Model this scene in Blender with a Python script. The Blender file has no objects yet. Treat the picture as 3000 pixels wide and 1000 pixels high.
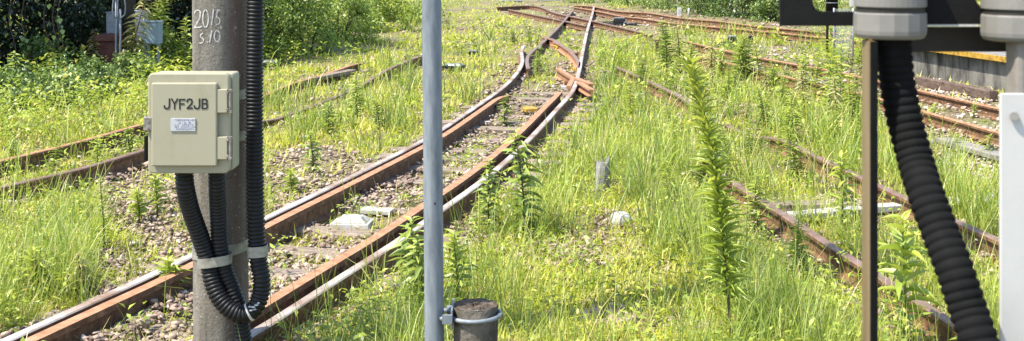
import bpy, math, random
import numpy as np
from mathutils import Vector, Matrix, Euler

random.seed(7)
rng = np.random.default_rng(11)
SC = bpy.context.scene
COL = SC.collection
R = math.radians

# ------------------------------------------------------------------ camera, sky, sun, exposure
H = 2.05                     # eye height over the ballast
F = 3000.0                   # focal length in survey units (picture 2576 wide)
cam = bpy.data.cameras.new('camera')
camo = bpy.data.objects.new('camera', cam)
COL.objects.link(camo)
camo.location = (0, 0, H)
camo.rotation_euler = (R(90), 0, 0)
cam.sensor_width = 36
cam.lens = 36 * F / 2576
cam.shift_y = -(429.4 + 120) / 2576
cam.clip_start = 0.05
cam.clip_end = 2000
cam.dof.use_dof = True
cam.dof.focus_distance = 7.5
cam.dof.aperture_fstop = 11
SC.camera = camo

SUN = Vector((-0.46, -0.24, 0.86)).normalized()
world = bpy.data.worlds.new('World')
SC.world = world
world.use_nodes = True
wn = world.node_tree
for n in list(wn.nodes):
    wn.nodes.remove(n)
sky = wn.nodes.new('ShaderNodeTexSky')
sky.sky_type = 'NISHITA'
sky.sun_disc = False
sky.sun_elevation = math.asin(SUN.z)
sky.sun_rotation = math.atan2(SUN.x, SUN.y) % (2 * math.pi)
bg = wn.nodes.new('ShaderNodeBackground')
bg.inputs['Strength'].default_value = 0.15
wo = wn.nodes.new('ShaderNodeOutputWorld')
wn.links.new(sky.outputs[0], bg.inputs[0])
wn.links.new(bg.outputs[0], wo.inputs[0])
sl = bpy.data.lights.new('sun', 'SUN')
sl.energy = 4.0
sl.angle = R(0.5)
sl.color = (1.0, 0.94, 0.83)
so = bpy.data.objects.new('sun', sl)
COL.objects.link(so)
so.rotation_euler = SUN.to_track_quat('Z', 'Y').to_euler()
SC.view_settings.view_transform = 'Standard'
SC.view_settings.look = 'None'
SC.view_settings.gamma = 1
SC.view_settings.use_curve_mapping = False
SC.view_settings.exposure = 1.47
SC.render.engine = 'CYCLES'
SC.cycles.max_bounces = 5
SC.cycles.diffuse_bounces = 3
SC.cycles.transmission_bounces = 4

# ------------------------------------------------------------------ surveying helpers
def G(px, py, z=0.0):
    """a sighted point at height z"""
    Y = F * (H - z) / (py + 120.0)
    return Vector(((px - 1288.0) / F * Y, Y, z))

def P(px, py, Y):
    return Vector(((px - 1288.0) / F * Y, Y, H - (py + 120.0) / F * Y))

def spline(pts, step=0.12):
    """Catmull-Rom through points, resampled at about step"""
    p = [Vector(a) for a in pts]
    p = [2 * p[0] - p[1]] + p + [2 * p[-1] - p[-2]]
    out = []
    for i in range(1, len(p) - 2):
        L = (p[i + 1] - p[i]).length
        n = max(1, int(L / step))
        for k in range(n):
            t = k / n
            a, b, c, d = p[i - 1], p[i], p[i + 1], p[i + 2]
            out.append(0.5 * ((2 * b) + (c - a) * t + (2 * a - 5 * b + 4 * c - d) * t * t + (3 * b - a - 3 * c + d) * t ** 3))
    out.append(p[-2])
    return out

# ------------------------------------------------------------------ materials
MATS = {}
def newmat(name):
    m = bpy.data.materials.new(name)
    m.use_nodes = True
    nt = m.node_tree
    for n in list(nt.nodes):
        nt.nodes.remove(n)
    return m, nt

def ramp(nt, stops):
    r = nt.nodes.new('ShaderNodeValToRGB')
    e = r.color_ramp.elements
    while len(e) < len(stops):
        e.new(0.5)
    for el, (p, c) in zip(e, stops):
        el.position = p
        el.color = (*c, 1)
    return r

def noise(nt, scale, detail=5, rough=0.6, vec=None):
    n = nt.nodes.new('ShaderNodeTexNoise')
    n.inputs['Scale'].default_value = scale
    n.inputs['Detail'].default_value = detail
    n.inputs['Roughness'].default_value = rough
    if vec is not None:
        nt.links.new(vec, n.inputs['Vector'])
    return n

def surf(name, stops, scale=8, rough=0.8, *a, spec=0.4, **k):
    stops = [(p, tuple(v * 0.77 for v in c)) for p, c in stops]   # tuned at a lower exposure
    m = _surf(name, stops, scale, rough, *a, **k)
    for n in m.node_tree.nodes:
        if n.type == 'BSDF_PRINCIPLED': n.inputs['Specular IOR Level'].default_value = spec
    return m

def _surf(name, stops, scale=8, rough=0.8, metal=0.0, bump=0.3, bscale=None, stretch=(1, 1, 1), detail=6, bdist=0.01, spots=None):
    m, nt = newmat(name)
    tc = nt.nodes.new('ShaderNodeTexCoord')
    mp = nt.nodes.new('ShaderNodeMapping')
    mp.inputs['Scale'].default_value = stretch
    nt.links.new(tc.outputs['Object'], mp.inputs['Vector'])
    n = noise(nt, scale, detail, 0.62, mp.outputs[0])
    r = ramp(nt, stops)
    nt.links.new(n.outputs['Fac'], r.inputs[0])
    colr = r.outputs[0]
    if spots:
        sc_, lo, hi, c = spots
        n3 = noise(nt, sc_, 4, 0.7, mp.outputs[0])
        rr = ramp(nt, [(lo, (0, 0, 0)), (hi, (1, 1, 1))])
        nt.links.new(n3.outputs['Fac'], rr.inputs[0])
        mx = nt.nodes.new('ShaderNodeMix')
        mx.data_type = 'RGBA'
        nt.links.new(rr.outputs[0], mx.inputs['Factor'])
        nt.links.new(colr, mx.inputs['A'])
        mx.inputs['B'].default_value = (*c, 1)
        colr = mx.outputs['Result']
    b = nt.nodes.new('ShaderNodeBsdfPrincipled')
    b.inputs['Roughness'].default_value = rough
    b.inputs['Metallic'].default_value = metal
    nt.links.new(colr, b.inputs['Base Color'])
    if bump:
        n2 = noise(nt, bscale or scale * 3, 5, 0.65, tc.outputs['Object'])
        bp = nt.nodes.new('ShaderNodeBump')
        bp.inputs['Strength'].default_value = bump
        bp.inputs['Distance'].default_value = bdist
        nt.links.new(n2.outputs['Fac'], bp.inputs['Height'])
        nt.links.new(bp.outputs[0], b.inputs['Normal'])
    o = nt.nodes.new('ShaderNodeOutputMaterial')
    nt.links.new(b.outputs[0], o.inputs[0])
    MATS[name] = m
    return m

def leafmat(name, stops, trans=0.45, gloss=0.06):
    """leaf colour by the per-leaf tint attribute; light passes through the blade"""
    m, nt = newmat(name)
    at = nt.nodes.new('ShaderNodeAttribute')
    at.attribute_name = 'tint'
    r = ramp(nt, stops)
    nt.links.new(at.outputs['Fac'], r.inputs[0])
    d = nt.nodes.new('ShaderNodeBsdfDiffuse')
    t = nt.nodes.new('ShaderNodeBsdfTranslucent')
    nt.links.new(r.outputs[0], d.inputs[0])
    nt.links.new(r.outputs[0], t.inputs[0])
    mx = nt.nodes.new('ShaderNodeMixShader')
    mx.inputs[0].default_value = trans
    nt.links.new(d.outputs[0], mx.inputs[1])
    nt.links.new(t.outputs[0], mx.inputs[2])
    g = nt.nodes.new('ShaderNodeBsdfGlossy')
    g.inputs['Roughness'].default_value = 0.5
    g.inputs['Color'].default_value = (1, 1, 1, 1)
    m2 = nt.nodes.new('ShaderNodeMixShader')
    m2.inputs[0].default_value = gloss
    nt.links.new(mx.outputs[0], m2.inputs[1])
    nt.links.new(g.outputs[0], m2.inputs[2])
    o = nt.nodes.new('ShaderNodeOutputMaterial')
    nt.links.new(m2.outputs[0], o.inputs[0])
    MATS[name] = m
    return m

def tintmat(name, stops, rough=0.9):
    m, nt = newmat(name)
    at = nt.nodes.new('ShaderNodeAttribute')
    at.attribute_name = 'tint'
    r = ramp(nt, stops)
    nt.links.new(at.outputs['Fac'], r.inputs[0])
    tc = nt.nodes.new('ShaderNodeTexCoord')
    n = noise(nt, 40, 4, 0.7, tc.outputs['Object'])
    mx = nt.nodes.new('ShaderNodeMix')
    mx.data_type = 'RGBA'
    mx.blend_type = 'MULTIPLY'
    mx.inputs['Factor'].default_value = 0.6
    rr = ramp(nt, [(0.25, (0.45, 0.42, 0.4)), (0.7, (1.15, 1.12, 1.1))])
    nt.links.new(n.outputs['Fac'], rr.inputs[0])
    nt.links.new(r.outputs[0], mx.inputs['A'])
    nt.links.new(rr.outputs[0], mx.inputs['B'])
    b = nt.nodes.new('ShaderNodeBsdfPrincipled')
    b.inputs['Roughness'].default_value = rough
    nt.links.new(mx.outputs['Result'], b.inputs['Base Color'])
    o = nt.nodes.new('ShaderNodeOutputMaterial')
    nt.links.new(b.outputs[0], o.inputs[0])
    MATS[name] = m
    return m

RUST = surf('rust', [(0.3, (0.07, 0.034, 0.016)), (0.5, (0.165, 0.082, 0.038)), (0.72, (0.31, 0.17, 0.088))], 14, 0.85, 0, 0.5, 60, detail=8, bdist=0.004)
ORUST = surf('orange_rust', [(0.3, (0.23, 0.105, 0.048)), (0.5, (0.38, 0.19, 0.098)), (0.75, (0.48, 0.28, 0.175))], 12, 0.85, 0, 0.4, 60, bdist=0.004)
STEEL = surf('worn_steel', [(0.38, (0.25, 0.16, 0.105)), (0.5, (0.36, 0.30, 0.255)), (0.66, (0.54, 0.50, 0.465))], 2.2, 0.6, 0.0, 0.15, 60, bdist=0.002, spec=.3)
DULL = surf('dull_rail_top', [(0.3, (0.16, 0.09, 0.065)), (0.55, (0.23, 0.145, 0.11)), (0.75, (0.28, 0.21, 0.18))], 10, 0.6, 0.15, 0.2, 60, bdist=0.003)
WOOD = surf('weathered_timber', [(0.3, (0.10, 0.075, 0.055)), (0.5, (0.24, 0.185, 0.14)), (0.72, (0.38, 0.31, 0.25))], 5, 0.9, 0, 0.7, 20, (1, 9, 9), bdist=0.01)
BROWNWOOD = surf('brown_timber', [(0.3, (0.05, 0.032, 0.024)), (0.5, (0.13, 0.085, 0.062)), (0.72, (0.21, 0.15, 0.115))], 5, 0.9, 0, 0.7, 20, (6, 1, 6), bdist=0.01)
GWOOD = surf('grey_split_wood', [(0.3, (0.10, 0.09, 0.085)), (0.5, (0.27, 0.25, 0.24)), (0.72, (0.42, 0.40, 0.39))], 9, 0.9, 0, 0.8, 30, (5, 5, 0.6), bdist=0.012)
CONC = surf('pole_concrete', [(0.28, (0.075, 0.066, 0.058)), (0.48, (0.135, 0.122, 0.11)), (0.66, (0.19, 0.172, 0.155)), (0.8, (0.26, 0.24, 0.22))], 3.5, 0.92, 0, 0.55, 55, (2.2, 2.2, 0.55), bdist=0.005, spots=(42, 0.66, 0.72, (0.33, 0.31, 0.29)))
MOSS = surf('mossy_stub', [(0.3, (0.03, 0.025, 0.02)), (0.5, (0.10, 0.085, 0.065)), (0.72, (0.2, 0.18, 0.145))], 6, 0.95, 0, 0.9, 45, (2, 2, 0.8), bdist=0.012, spots=(20, 0.62, 0.68, (0.28, 0.26, 0.23)))
MOSSTOP = surf('crumbling_top', [(0.3, (0.05, 0.036, 0.025)), (0.55, (0.125, 0.094, 0.066)), (0.78, (0.26, 0.215, 0.165))], 30, 0.95, 0, 1.0, 60, bdist=0.02)
GALV = surf('galvanised_steel', [(0.3, (0.13, 0.15, 0.17)), (0.5, (0.205, 0.235, 0.262)), (0.72, (0.29, 0.315, 0.335))], 26, 0.6, 0.2, 0.2, 90, (1.5, 1.5, 0.3), bdist=0.002, spots=(14, 0.64, 0.72, (0.13, 0.13, 0.135)))
STRAP = surf('strap_steel', [(0.3, (0.2, 0.19, 0.16)), (0.55, (0.33, 0.32, 0.275)), (0.8, (0.44, 0.425, 0.38))], 18, 0.5, 0.3, 0.1, 60, (1, 1, 2), bdist=0.002)
CREAM = surf('cream_paint', [(0.25, (0.31, 0.283, 0.19)), (0.45, (0.37, 0.342, 0.236)), (0.8, (0.39, 0.365, 0.257))], 7, 0.55, 0, 0.1, 120, (1, 1, 0.5), bdist=0.002, spots=(48, 0.68, 0.76, (0.27, 0.24, 0.155)))
HINGE = surf('hinge_steel', [(0.3, (0.2, 0.17, 0.14)), (0.6, (0.38, 0.35, 0.31))], 40, 0.4, 0.5, 0.1)
BLACKT = surf('black_conduit', [(0.3, (0.006, 0.006, 0.007)), (0.6, (0.010, 0.010, 0.011)), (0.8, (0.022, 0.0212, 0.020))], 18, 0.5, 0, 0.1, 80, bdist=0.001, spec=.28)
BLACKM = surf('matt_black', [(0.3, (0.006, 0.006, 0.006)), (0.7, (0.011, 0.0105, 0.010))], 20, 0.75, 0, 0.1, spec=0.15)
RUBBER_SHADE = surf('rubber_and_shade_black', [(0.3, (0.004, 0.004, 0.004)), (0.7, (0.009, 0.009, 0.0088))], 30, 0.85, 0, 0.3, 90, bdist=0.001, spec=0.12)  # rubber of the near hose, also the shade painted on the flat bar
DARKST = surf('dark_steel_beam', [(0.3, (0.022, 0.018, 0.014)), (0.7, (0.042, 0.036, 0.029))], 9, 0.7, 0, 0.2)
GREYPL = surf('grey_plastic', [(0.3, (0.175, 0.167, 0.15)), (0.7, (0.235, 0.225, 0.205))], 10, 0.5, 0, 0.05)
WHITEP = surf('white_paint', [(0.3, (0.50, 0.49, 0.465)), (0.5, (0.57, 0.56, 0.535)), (0.7, (0.61, 0.60, 0.575))], 5, 0.5, 0, 0.05)
WHITEC = surf('white_concrete', [(0.3, (0.25, 0.24, 0.21)), (0.48, (0.43, 0.42, 0.385)), (0.75, (0.52, 0.51, 0.48))], 10, 0.85, 0, 0.4, 40, bdist=0.005)
PALEC = surf('pale_concrete', [(0.3, (0.17, 0.15, 0.13)), (0.55, (0.25, 0.225, 0.195)), (0.8, (0.33, 0.305, 0.27))], 7, 0.9, 0, 0.4, 40, bdist=0.005)
INK = surf('black_lettering', [(0.3, (0.012, 0.012, 0.012)), (0.7, (0.02, 0.02, 0.02))], 20, 0.5, 0, 0)
CHALK = surf('white_brushed_paint', [(0.38, (0.3, 0.28, 0.26)), (0.5, (0.5, 0.49, 0.47))], 90, 0.9, 0, 0)
GREYINK = surf('grey_print', [(0.3, (0.30, 0.31, 0.40)), (0.7, (0.36, 0.37, 0.45))], 20, 0.6, 0, 0)
PLATE = surf('label_plate', [(0.3, (0.47, 0.48, 0.51)), (0.7, (0.53, 0.54, 0.565))], 12, 0.35, 0.0, 0.03)
YELLOW = surf('yellow_paint', [(0.35, (0.22, 0.12, 0.02)), (0.5, (0.46, 0.27, 0.03)), (0.75, (0.54, 0.34, 0.05))], 14, 0.6, 0, 0.1)
BRASS = surf('tan_painted_bar', [(0.3, (0.115, 0.078, 0.03)), (0.5, (0.19, 0.137, 0.064)), (0.75, (0.24, 0.183, 0.104))], 10, 0.6, 0, 0.15, 60, (3, 3, 0.4), bdist=0.002)
CABG = surf('cabinet_grey', [(0.3, (0.2, 0.22, 0.25)), (0.7, (0.26, 0.285, 0.31))], 6, 0.6, 0, 0.05)
CABW = surf('cabinet_white', [(0.3, (0.42, 0.44, 0.47)), (0.7, (0.5, 0.52, 0.55))], 6, 0.6, 0, 0.05)
CABB = surf('cabinet_blue', [(0.3, (0.2, 0.275, 0.32)), (0.7, (0.26, 0.335, 0.375))], 6, 0.6, 0, 0.05)
REDRUST = surf('red_rust', [(0.3, (0.06, 0.018, 0.013)), (0.7, (0.125, 0.04, 0.026))], 20, 0.8, 0, 0.3)
BARK = surf('bark', [(0.3, (0.04, 0.03, 0.022)), (0.7, (0.12, 0.095, 0.07))], 10, 0.9, 0, 0.8, 30, (3, 3, 0.6), bdist=0.02)
STEMG = surf('green_stem', [(0.3, (0.10, 0.13, 0.03)), (0.7, (0.17, 0.20, 0.055))], 20, 0.7, 0, 0)
STEMB = surf('brown_stem', [(0.3, (0.07, 0.045, 0.025)), (0.7, (0.14, 0.09, 0.05))], 20, 0.8, 0, 0)
TRACKBED = surf('oily_black', [(0.3, (0.008, 0.008, 0.009)), (0.6, (0.018, 0.018, 0.019)), (0.8, (0.05, 0.05, 0.052))], 12, 0.6, 0, 0.2, spec=.2)
SILVER = surf('dull_silver', [(0.3, (0.2, 0.21, 0.22)), (0.7, (0.4, 0.41, 0.42))], 12, 0.45, 0.4, 0.1)
PLATW = surf('stained_platform_wall', [(0.36, (0.035, 0.03, 0.026)), (0.47, (0.10, 0.093, 0.082)), (0.58, (0.19, 0.175, 0.152)), (0.75, (0.27, 0.25, 0.22))], 3.2, 0.92, 0, 0.6, 22, (1.6, 1.6, 0.45), bdist=0.01)

GRASS = leafmat('grass_blade', [(0.0, (0.11, 0.17, 0.02)), (0.3, (0.275, 0.34, 0.024)), (0.58, (0.425, 0.46, 0.03)), (0.8, (0.56, 0.58, 0.055)), (0.9, (0.56, 0.47, 0.2)), (1.0, (0.56, 0.45, 0.28))], 0.48, 0.03)
TALLG = leafmat('tall_grass_blade', [(0.0, (0.10, 0.16, 0.03)), (0.35, (0.22, 0.30, 0.035)), (0.7, (0.37, 0.44, 0.045)), (0.88, (0.52, 0.51, 0.13)), (1.0, (0.54, 0.43, 0.22))], 0.46, 0.035)
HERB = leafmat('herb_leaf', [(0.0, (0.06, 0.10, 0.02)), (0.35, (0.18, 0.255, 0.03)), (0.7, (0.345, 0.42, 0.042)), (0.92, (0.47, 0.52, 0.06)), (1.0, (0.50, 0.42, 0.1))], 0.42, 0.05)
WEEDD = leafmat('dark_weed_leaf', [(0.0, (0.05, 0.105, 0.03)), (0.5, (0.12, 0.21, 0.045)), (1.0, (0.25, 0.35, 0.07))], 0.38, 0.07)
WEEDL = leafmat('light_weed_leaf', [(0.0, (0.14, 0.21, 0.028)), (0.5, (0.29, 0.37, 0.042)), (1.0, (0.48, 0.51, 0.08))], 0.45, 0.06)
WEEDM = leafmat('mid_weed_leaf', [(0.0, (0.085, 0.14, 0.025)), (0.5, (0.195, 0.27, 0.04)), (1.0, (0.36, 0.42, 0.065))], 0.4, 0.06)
WEEDY = leafmat('pale_weed_leaf', [(0.0, (0.13, 0.16, 0.04)), (0.5, (0.30, 0.29, 0.09)), (1.0, (0.52, 0.46, 0.22))], 0.4, 0.05)
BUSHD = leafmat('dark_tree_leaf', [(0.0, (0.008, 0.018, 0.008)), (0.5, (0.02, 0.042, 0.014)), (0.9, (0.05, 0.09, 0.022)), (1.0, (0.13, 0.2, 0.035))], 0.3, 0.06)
BUSHM = leafmat('mid_bush_leaf', [(0.0, (0.045, 0.09, 0.022)), (0.5, (0.13, 0.21, 0.04)), (1.0, (0.29, 0.36, 0.07))], 0.4, 0.05)
BUSHL = leafmat('light_bush_leaf', [(0.0, (0.1, 0.18, 0.025)), (0.5, (0.24, 0.34, 0.045)), (1.0, (0.44, 0.48, 0.09))], 0.42, 0.05)
STONE = tintmat('ballast_stone', [(0.0, (0.09, 0.065, 0.05)), (0.3, (0.215, 0.155, 0.115)), (0.6, (0.345, 0.265, 0.205)), (0.85, (0.46, 0.38, 0.31)), (1.0, (0.56, 0.51, 0.44))])

# ------------------------------------------------------------------ object helpers
def tag(o, label=None, cat=None, group=None, kind=None):
    if label: o['label'] = label
    if cat: o['category'] = cat
    if group: o['group'] = group
    if kind: o['kind'] = kind
    return o

def thing(name, loc, label, cat, group=None, rz=0.0):
    o = bpy.data.objects.new(name, None)
    o.empty_display_size = 0.1
    COL.objects.link(o)
    o.location = loc
    o.rotation_euler = (0, 0, rz)
    return tag(o, label, cat, group)

def link(name, me, parent=None, world_coords=True):
    o = bpy.data.objects.new(name, me)
    COL.objects.link(o)
    if parent is not None:
        o.parent = parent
        if world_coords:      # the mesh was modelled in world coordinates
            o.matrix_parent_inverse = mat_of(parent).inverted()
    return o

def mat_of(o):
    m = Matrix.LocRotScale(o.location, o.rotation_euler, o.scale)
    if o.parent is not None:
        m = mat_of(o.parent) @ o.matrix_parent_inverse @ m
    return m

class MB:
    """collects shapes, then links them as ONE mesh object"""
    def __init__(s):
        s.v, s.f, s.m = [], [], []
    def add(s, vs, fs, mi=0):
        b = len(s.v)
        s.v += [tuple(v) for v in vs]
        for f in fs:
            s.f.append([i + b for i in f])
            s.m.append(mi)
        return s
    def box(s, c, size, rot=None, mi=0, taper=1.0):
        hx, hy, hz = size[0] / 2, size[1] / 2, size[2] / 2
        vs = []
        for z, k in ((-hz, 1.0), (hz, taper)):
            for x, y in ((-hx, -hy), (hx, -hy), (hx, hy), (-hx, hy)):
                vs.append(Vector((x * k, y * k, z)))
        if rot is not None:
            vs = [rot @ v for v in vs]
        vs = [v + Vector(c) for v in vs]
        return s.add(vs, [(3, 2, 1, 0), (4, 5, 6, 7), (0, 1, 5, 4), (1, 2, 6, 5), (2, 3, 7, 6), (3, 0, 4, 7)], mi)
    def tube(s, path, r, n=12, mi=0, caps=True, jitter=0):
        path = [Vector(p) for p in path]
        rs = r if hasattr(r, '__len__') else [r] * len(path)
        t0 = (path[1] - path[0]).normalized()
        ref = Vector((0, 0, 1)) if abs(t0.z) < 0.9 else Vector((0, 1, 0))
        u = t0.cross(ref).normalized()
        vs = []
        for i, p in enumerate(path):
            a = path[max(0, i - 1)]
            b = path[min(len(path) - 1, i + 1)]
            t = (b - a).normalized()
            u = (u - t * u.dot(t)).normalized()
            w = t.cross(u)
            for k in range(n):
                an = 2 * math.pi * k / n
                rr = rs[i] * (1 + (random.uniform(-jitter, jitter) if jitter else 0))
                vs.append(p + (u * math.cos(an) + w * math.sin(an)) * rr)
        fs = []
        for i in range(len(path) - 1):
            for k in range(n):
                k2 = (k + 1) % n
                fs.append((i * n + k, i * n + k2, (i + 1) * n + k2, (i + 1) * n + k))
        if caps:
            fs.append(tuple(reversed(range(n))))
            fs.append(tuple((len(path) - 1) * n + k for k in range(n)))
        return s.add(vs, fs, mi)
    def lathe(s, c, prof, n=24, mi=0, rot=0.0):
        """prof: (radius, z) from bottom to top round a vertical axis"""
        vs, fs = [], []
        for r, z in prof:
            for k in range(n):
                a = rot + 2 * math.pi * k / n
                vs.append((c[0] + r * math.cos(a), c[1] + r * math.sin(a), c[2] + z))
        for i in range(len(prof) - 1):
            for k in range(n):
                k2 = (k + 1) % n
                fs.append((i * n + k, i * n + k2, (i + 1) * n + k2, (i + 1) * n + k))
        fs.append(tuple(reversed(range(n))))
        fs.append(tuple((len(prof) - 1) * n + k for k in range(n)))
        return s.add(vs, fs, mi)
    def prism(s, poly, y0, y1, mi=0):
        """polygon in (x, z), pushed from y0 (front) to y1"""
        n = len(poly)
        vs = [(x, y0, z) for x, z in poly] + [(x, y1, z) for x, z in poly]
        fs = [tuple(range(n)), tuple(reversed(range(n, 2 * n)))]
        for k in range(n):
            k2 = (k + 1) % n
            fs.append((k, k + n, k2 + n, k2))
        return s.add(vs, fs, mi)
    def sweep(s, path, prof, mats=None, cap=True):
        """horizontal sweep of a closed (u, z) profile"""
        n = len(prof)
        vs, fs, ms = [], [], []
        for i, p in enumerate(path):
            a, b = path[max(0, i - 1)], path[min(len(path) - 1, i + 1)]
            t = Vector((b.x - a.x, b.y - a.y, 0)).normalized()
            nn = Vector((t.y, -t.x, 0))
            for u, z in prof:
                vs.append(p + nn * u + Vector((0, 0, z)))
        base = len(s.v)
        s.v += [tuple(v) for v in vs]
        for i in range(len(path) - 1):
            for k in range(n):
                k2 = (k + 1) % n
                s.f.append([base + i * n + k, base + i * n + k2, base + (i + 1) * n + k2, base + (i + 1) * n + k])
                s.m.append(mats[k] if mats else 0)
        if cap:
            s.f.append([base + k for k in reversed(range(n))]); s.m.append(0)
            s.f.append([base + (len(path) - 1) * n + k for k in range(n)]); s.m.append(0)
        return s
    def mesh(s, name, mats, smooth=False):
        me = bpy.data.meshes.new(name)
        me.from_pydata(s.v, [], s.f)
        for m in (mats if isinstance(mats, (list, tuple)) else [mats]):
            me.materials.append(m)
        if any(s.m):
            me.polygons.foreach_set('material_index', s.m)
        if smooth:
            me.polygons.foreach_set('use_smooth', [True] * len(s.f))
        me.update()
        return me
    def build(s, name, mats, parent=None, smooth=False, bevel=0, world_coords=True, angle=None):
        o = link(name, s.mesh(name, mats, smooth), parent, world_coords)
        if bevel:
            b = o.modifiers.new('bevel', 'BEVEL')
            b.width = bevel
            b.segments = 2
            b.limit_method = 'ANGLE'
            b.angle_limit = R(40)
        return o

def rrect(x0, x1, z0, z1, r, n=5):
    pts = []
    for cx, cz, a0 in ((x1 - r, z0 + r, -90), (x1 - r, z1 - r, 0), (x0 + r, z1 - r, 90), (x0 + r, z0 + r, 180)):
        for k in range(n + 1):
            a = R(a0 + 90 * k / n)
            pts.append((cx + r * math.cos(a), cz + r * math.sin(a)))
    return pts

def np_mesh(name, V, loops, totals, mat, tint=None, smooth=False):
    me = bpy.data.meshes.new(name)
    V = np.ascontiguousarray(V, dtype=np.float32)
    me.vertices.add(len(V))
    me.vertices.foreach_set('co', V.ravel())
    me.loops.add(len(loops))
    me.loops.foreach_set('vertex_index', np.ascontiguousarray(loops, dtype=np.int32))
    me.polygons.add(len(totals))
    st = np.concatenate(([0], np.cumsum(totals)[:-1])).astype(np.int32)
    me.polygons.foreach_set('loop_start', st)
    me.polygons.foreach_set('loop_total', np.ascontiguousarray(totals, dtype=np.int32))
    if smooth:
        me.polygons.foreach_set('use_smooth', np.ones(len(totals), dtype=bool))
    if tint is not None:
        a = me.attributes.new('tint', 'FLOAT', 'POINT')
        a.data.foreach_set('value', np.ascontiguousarray(tint, dtype=np.float32))
    me.materials.append(mat)
    me.update(calc_edges=True)
    return me

def scatter(tv, tl, tt, mats3, tint):
    """copies of one template (verts tv, loops tl, totals tt) under N 3x4 transforms -> arrays"""
    N, nv = len(mats3), len(tv)
    V = np.einsum('nij,vj->nvi', mats3[:, :, :3], tv) + mats3[:, None, :, 3]
    L = (tl[None, :] + (np.arange(N) * nv)[:, None]).ravel()
    T = np.tile(tt, N)
    return V.reshape(-1, 3), L, T, np.repeat(tint, nv)

def join(parts):
    V, L, T, A, off = [], [], [], [], 0
    for v, l, t, a in parts:
        V.append(v); L.append(l + off); T.append(t); A.append(a)
        off += len(v)
    return np.concatenate(V), np.concatenate(L), np.concatenate(T), np.concatenate(A)

def rotmats(yaw, pitch, roll):
    cy, sy, cp, sp, cr, sr = np.cos(yaw), np.sin(yaw), np.cos(pitch), np.sin(pitch), np.cos(roll), np.sin(roll)
    Z = np.zeros_like(yaw); O = np.ones_like(yaw)
    Rz = np.stack([np.stack([cy, -sy, Z], -1), np.stack([sy, cy, Z], -1), np.stack([Z, Z, O], -1)], -2)
    Rx = np.stack([np.stack([O, Z, Z], -1), np.stack([Z, cp, -sp], -1), np.stack([Z, sp, cp], -1)], -2)
    Ry = np.stack([np.stack([cr, Z, sr], -1), np.stack([Z, O, Z], -1), np.stack([-sr, Z, cr], -1)], -2)
    return Rz @ Rx @ Ry

def xf(Rm, scale, pos):
    s = np.asarray(scale)
    if s.ndim == 1: s = np.repeat(s[:, None], 3, 1)
    return np.concatenate([Rm * s[:, None, :], np.asarray(pos)[:, :, None]], 2)

_ph = rng.uniform(0, 6.28, (8, 3))
def wob(x, y, wl):
    """smooth pseudo noise about 0..1 with wavelength wl"""
    s = 0
    for i in range(6):
        a = _ph[i, 0]
        k = 6.283 / wl * (0.6 + 0.28 * i)
        s = s + np.sin(k * (x * math.cos(a) + y * math.sin(a)) + _ph[i, 1] + 1.3 * np.sin(k * 0.6 * (x * math.sin(a * 2) - y * math.cos(a)) + _ph[i, 2]))
    return np.clip(0.5 + s / 6.5, 0, 1)

def ground_z(x, y):
    return -0.012 + 0.05 * (wob(x, y, 2.3) - 0.5) + 0.03 * (wob(x + 7, y, 0.7) - 0.5)

def inpoly(px, py, poly):
    r = np.zeros(len(px), bool)
    n = len(poly)
    for i in range(n):
        x0, y0 = poly[i]; x1, y1 = poly[(i + 1) % n]
        c = ((y0 > py) != (y1 > py)) & (px < (x1 - x0) * (py - y0) / ((y1 - y0) or 1e-9) + x0)
        r ^= c
    return r

# ------------------------------------------------------------------ ground
def axis(a, b, step, far, g=1.35):
    c = list(np.arange(a, b, step))
    d, s = c[-1], step
    while d < far:
        s *= g; d += s; c.append(d)
    d, s, l = c[0], step, []
    while d > -far:
        s *= g; d -= s; l.append(d)
    return np.array(l[::-1] + c)
gx, gy = axis(-14, 14, 0.16, 600), axis(0, 46, 0.16, 600)
XX, YY = np.meshgrid(gx, gy)
ZZ = ground_z(XX, YY)
nx, ny = len(gx), len(gy)
idx = np.arange(nx * ny).reshape(ny, nx)
q = np.stack([idx[:-1, :-1], idx[:-1, 1:], idx[1:, 1:], idx[1:, :-1]], -1).reshape(-1, 4)
gm, nt = newmat('ground_soil')
geo = nt.nodes.new('ShaderNodeNewGeometry')
n1 = noise(nt, 0.55, 5, 0.6, geo.outputs['Position'])
n2 = noise(nt, 26, 5, 0.7, geo.outputs['Position'])
r1 = ramp(nt, [(0.36, (0.14, 0.10, 0.065)), (0.5, (0.19, 0.165, 0.075)), (0.62, (0.15, 0.175, 0.05))])
r2 = ramp(nt, [(0.25, (0.35, 0.33, 0.3)), (0.7, (1.2, 1.15, 1.1))])
nt.links.new(n1.outputs['Fac'], r1.inputs[0]); nt.links.new(n2.outputs['Fac'], r2.inputs[0])
mx = nt.nodes.new('ShaderNodeMix'); mx.data_type = 'RGBA'; mx.blend_type = 'MULTIPLY'; mx.inputs['Factor'].default_value = 1
nt.links.new(r1.outputs[0], mx.inputs['A']); nt.links.new(r2.outputs[0], mx.inputs['B'])
gb = nt.nodes.new('ShaderNodeBsdfPrincipled'); gb.inputs['Roughness'].default_value = 0.95
bp = nt.nodes.new('ShaderNodeBump'); bp.inputs['Strength'].default_value = 0.8; bp.inputs['Distance'].default_value = 0.03
nt.links.new(n2.outputs['Fac'], bp.inputs['Height']); nt.links.new(bp.outputs[0], gb.inputs['Normal'])
nt.links.new(mx.outputs['Result'], gb.inputs['Base Color'])
oo = nt.nodes.new('ShaderNodeOutputMaterial'); nt.links.new(gb.outputs[0], oo.inputs[0])
me = np_mesh('ground', np.stack([XX, YY, ZZ], -1).reshape(-1, 3), q.ravel(), np.full(len(q), 4), gm, smooth=True)
tag(link('ground', me), kind='structure')

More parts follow.
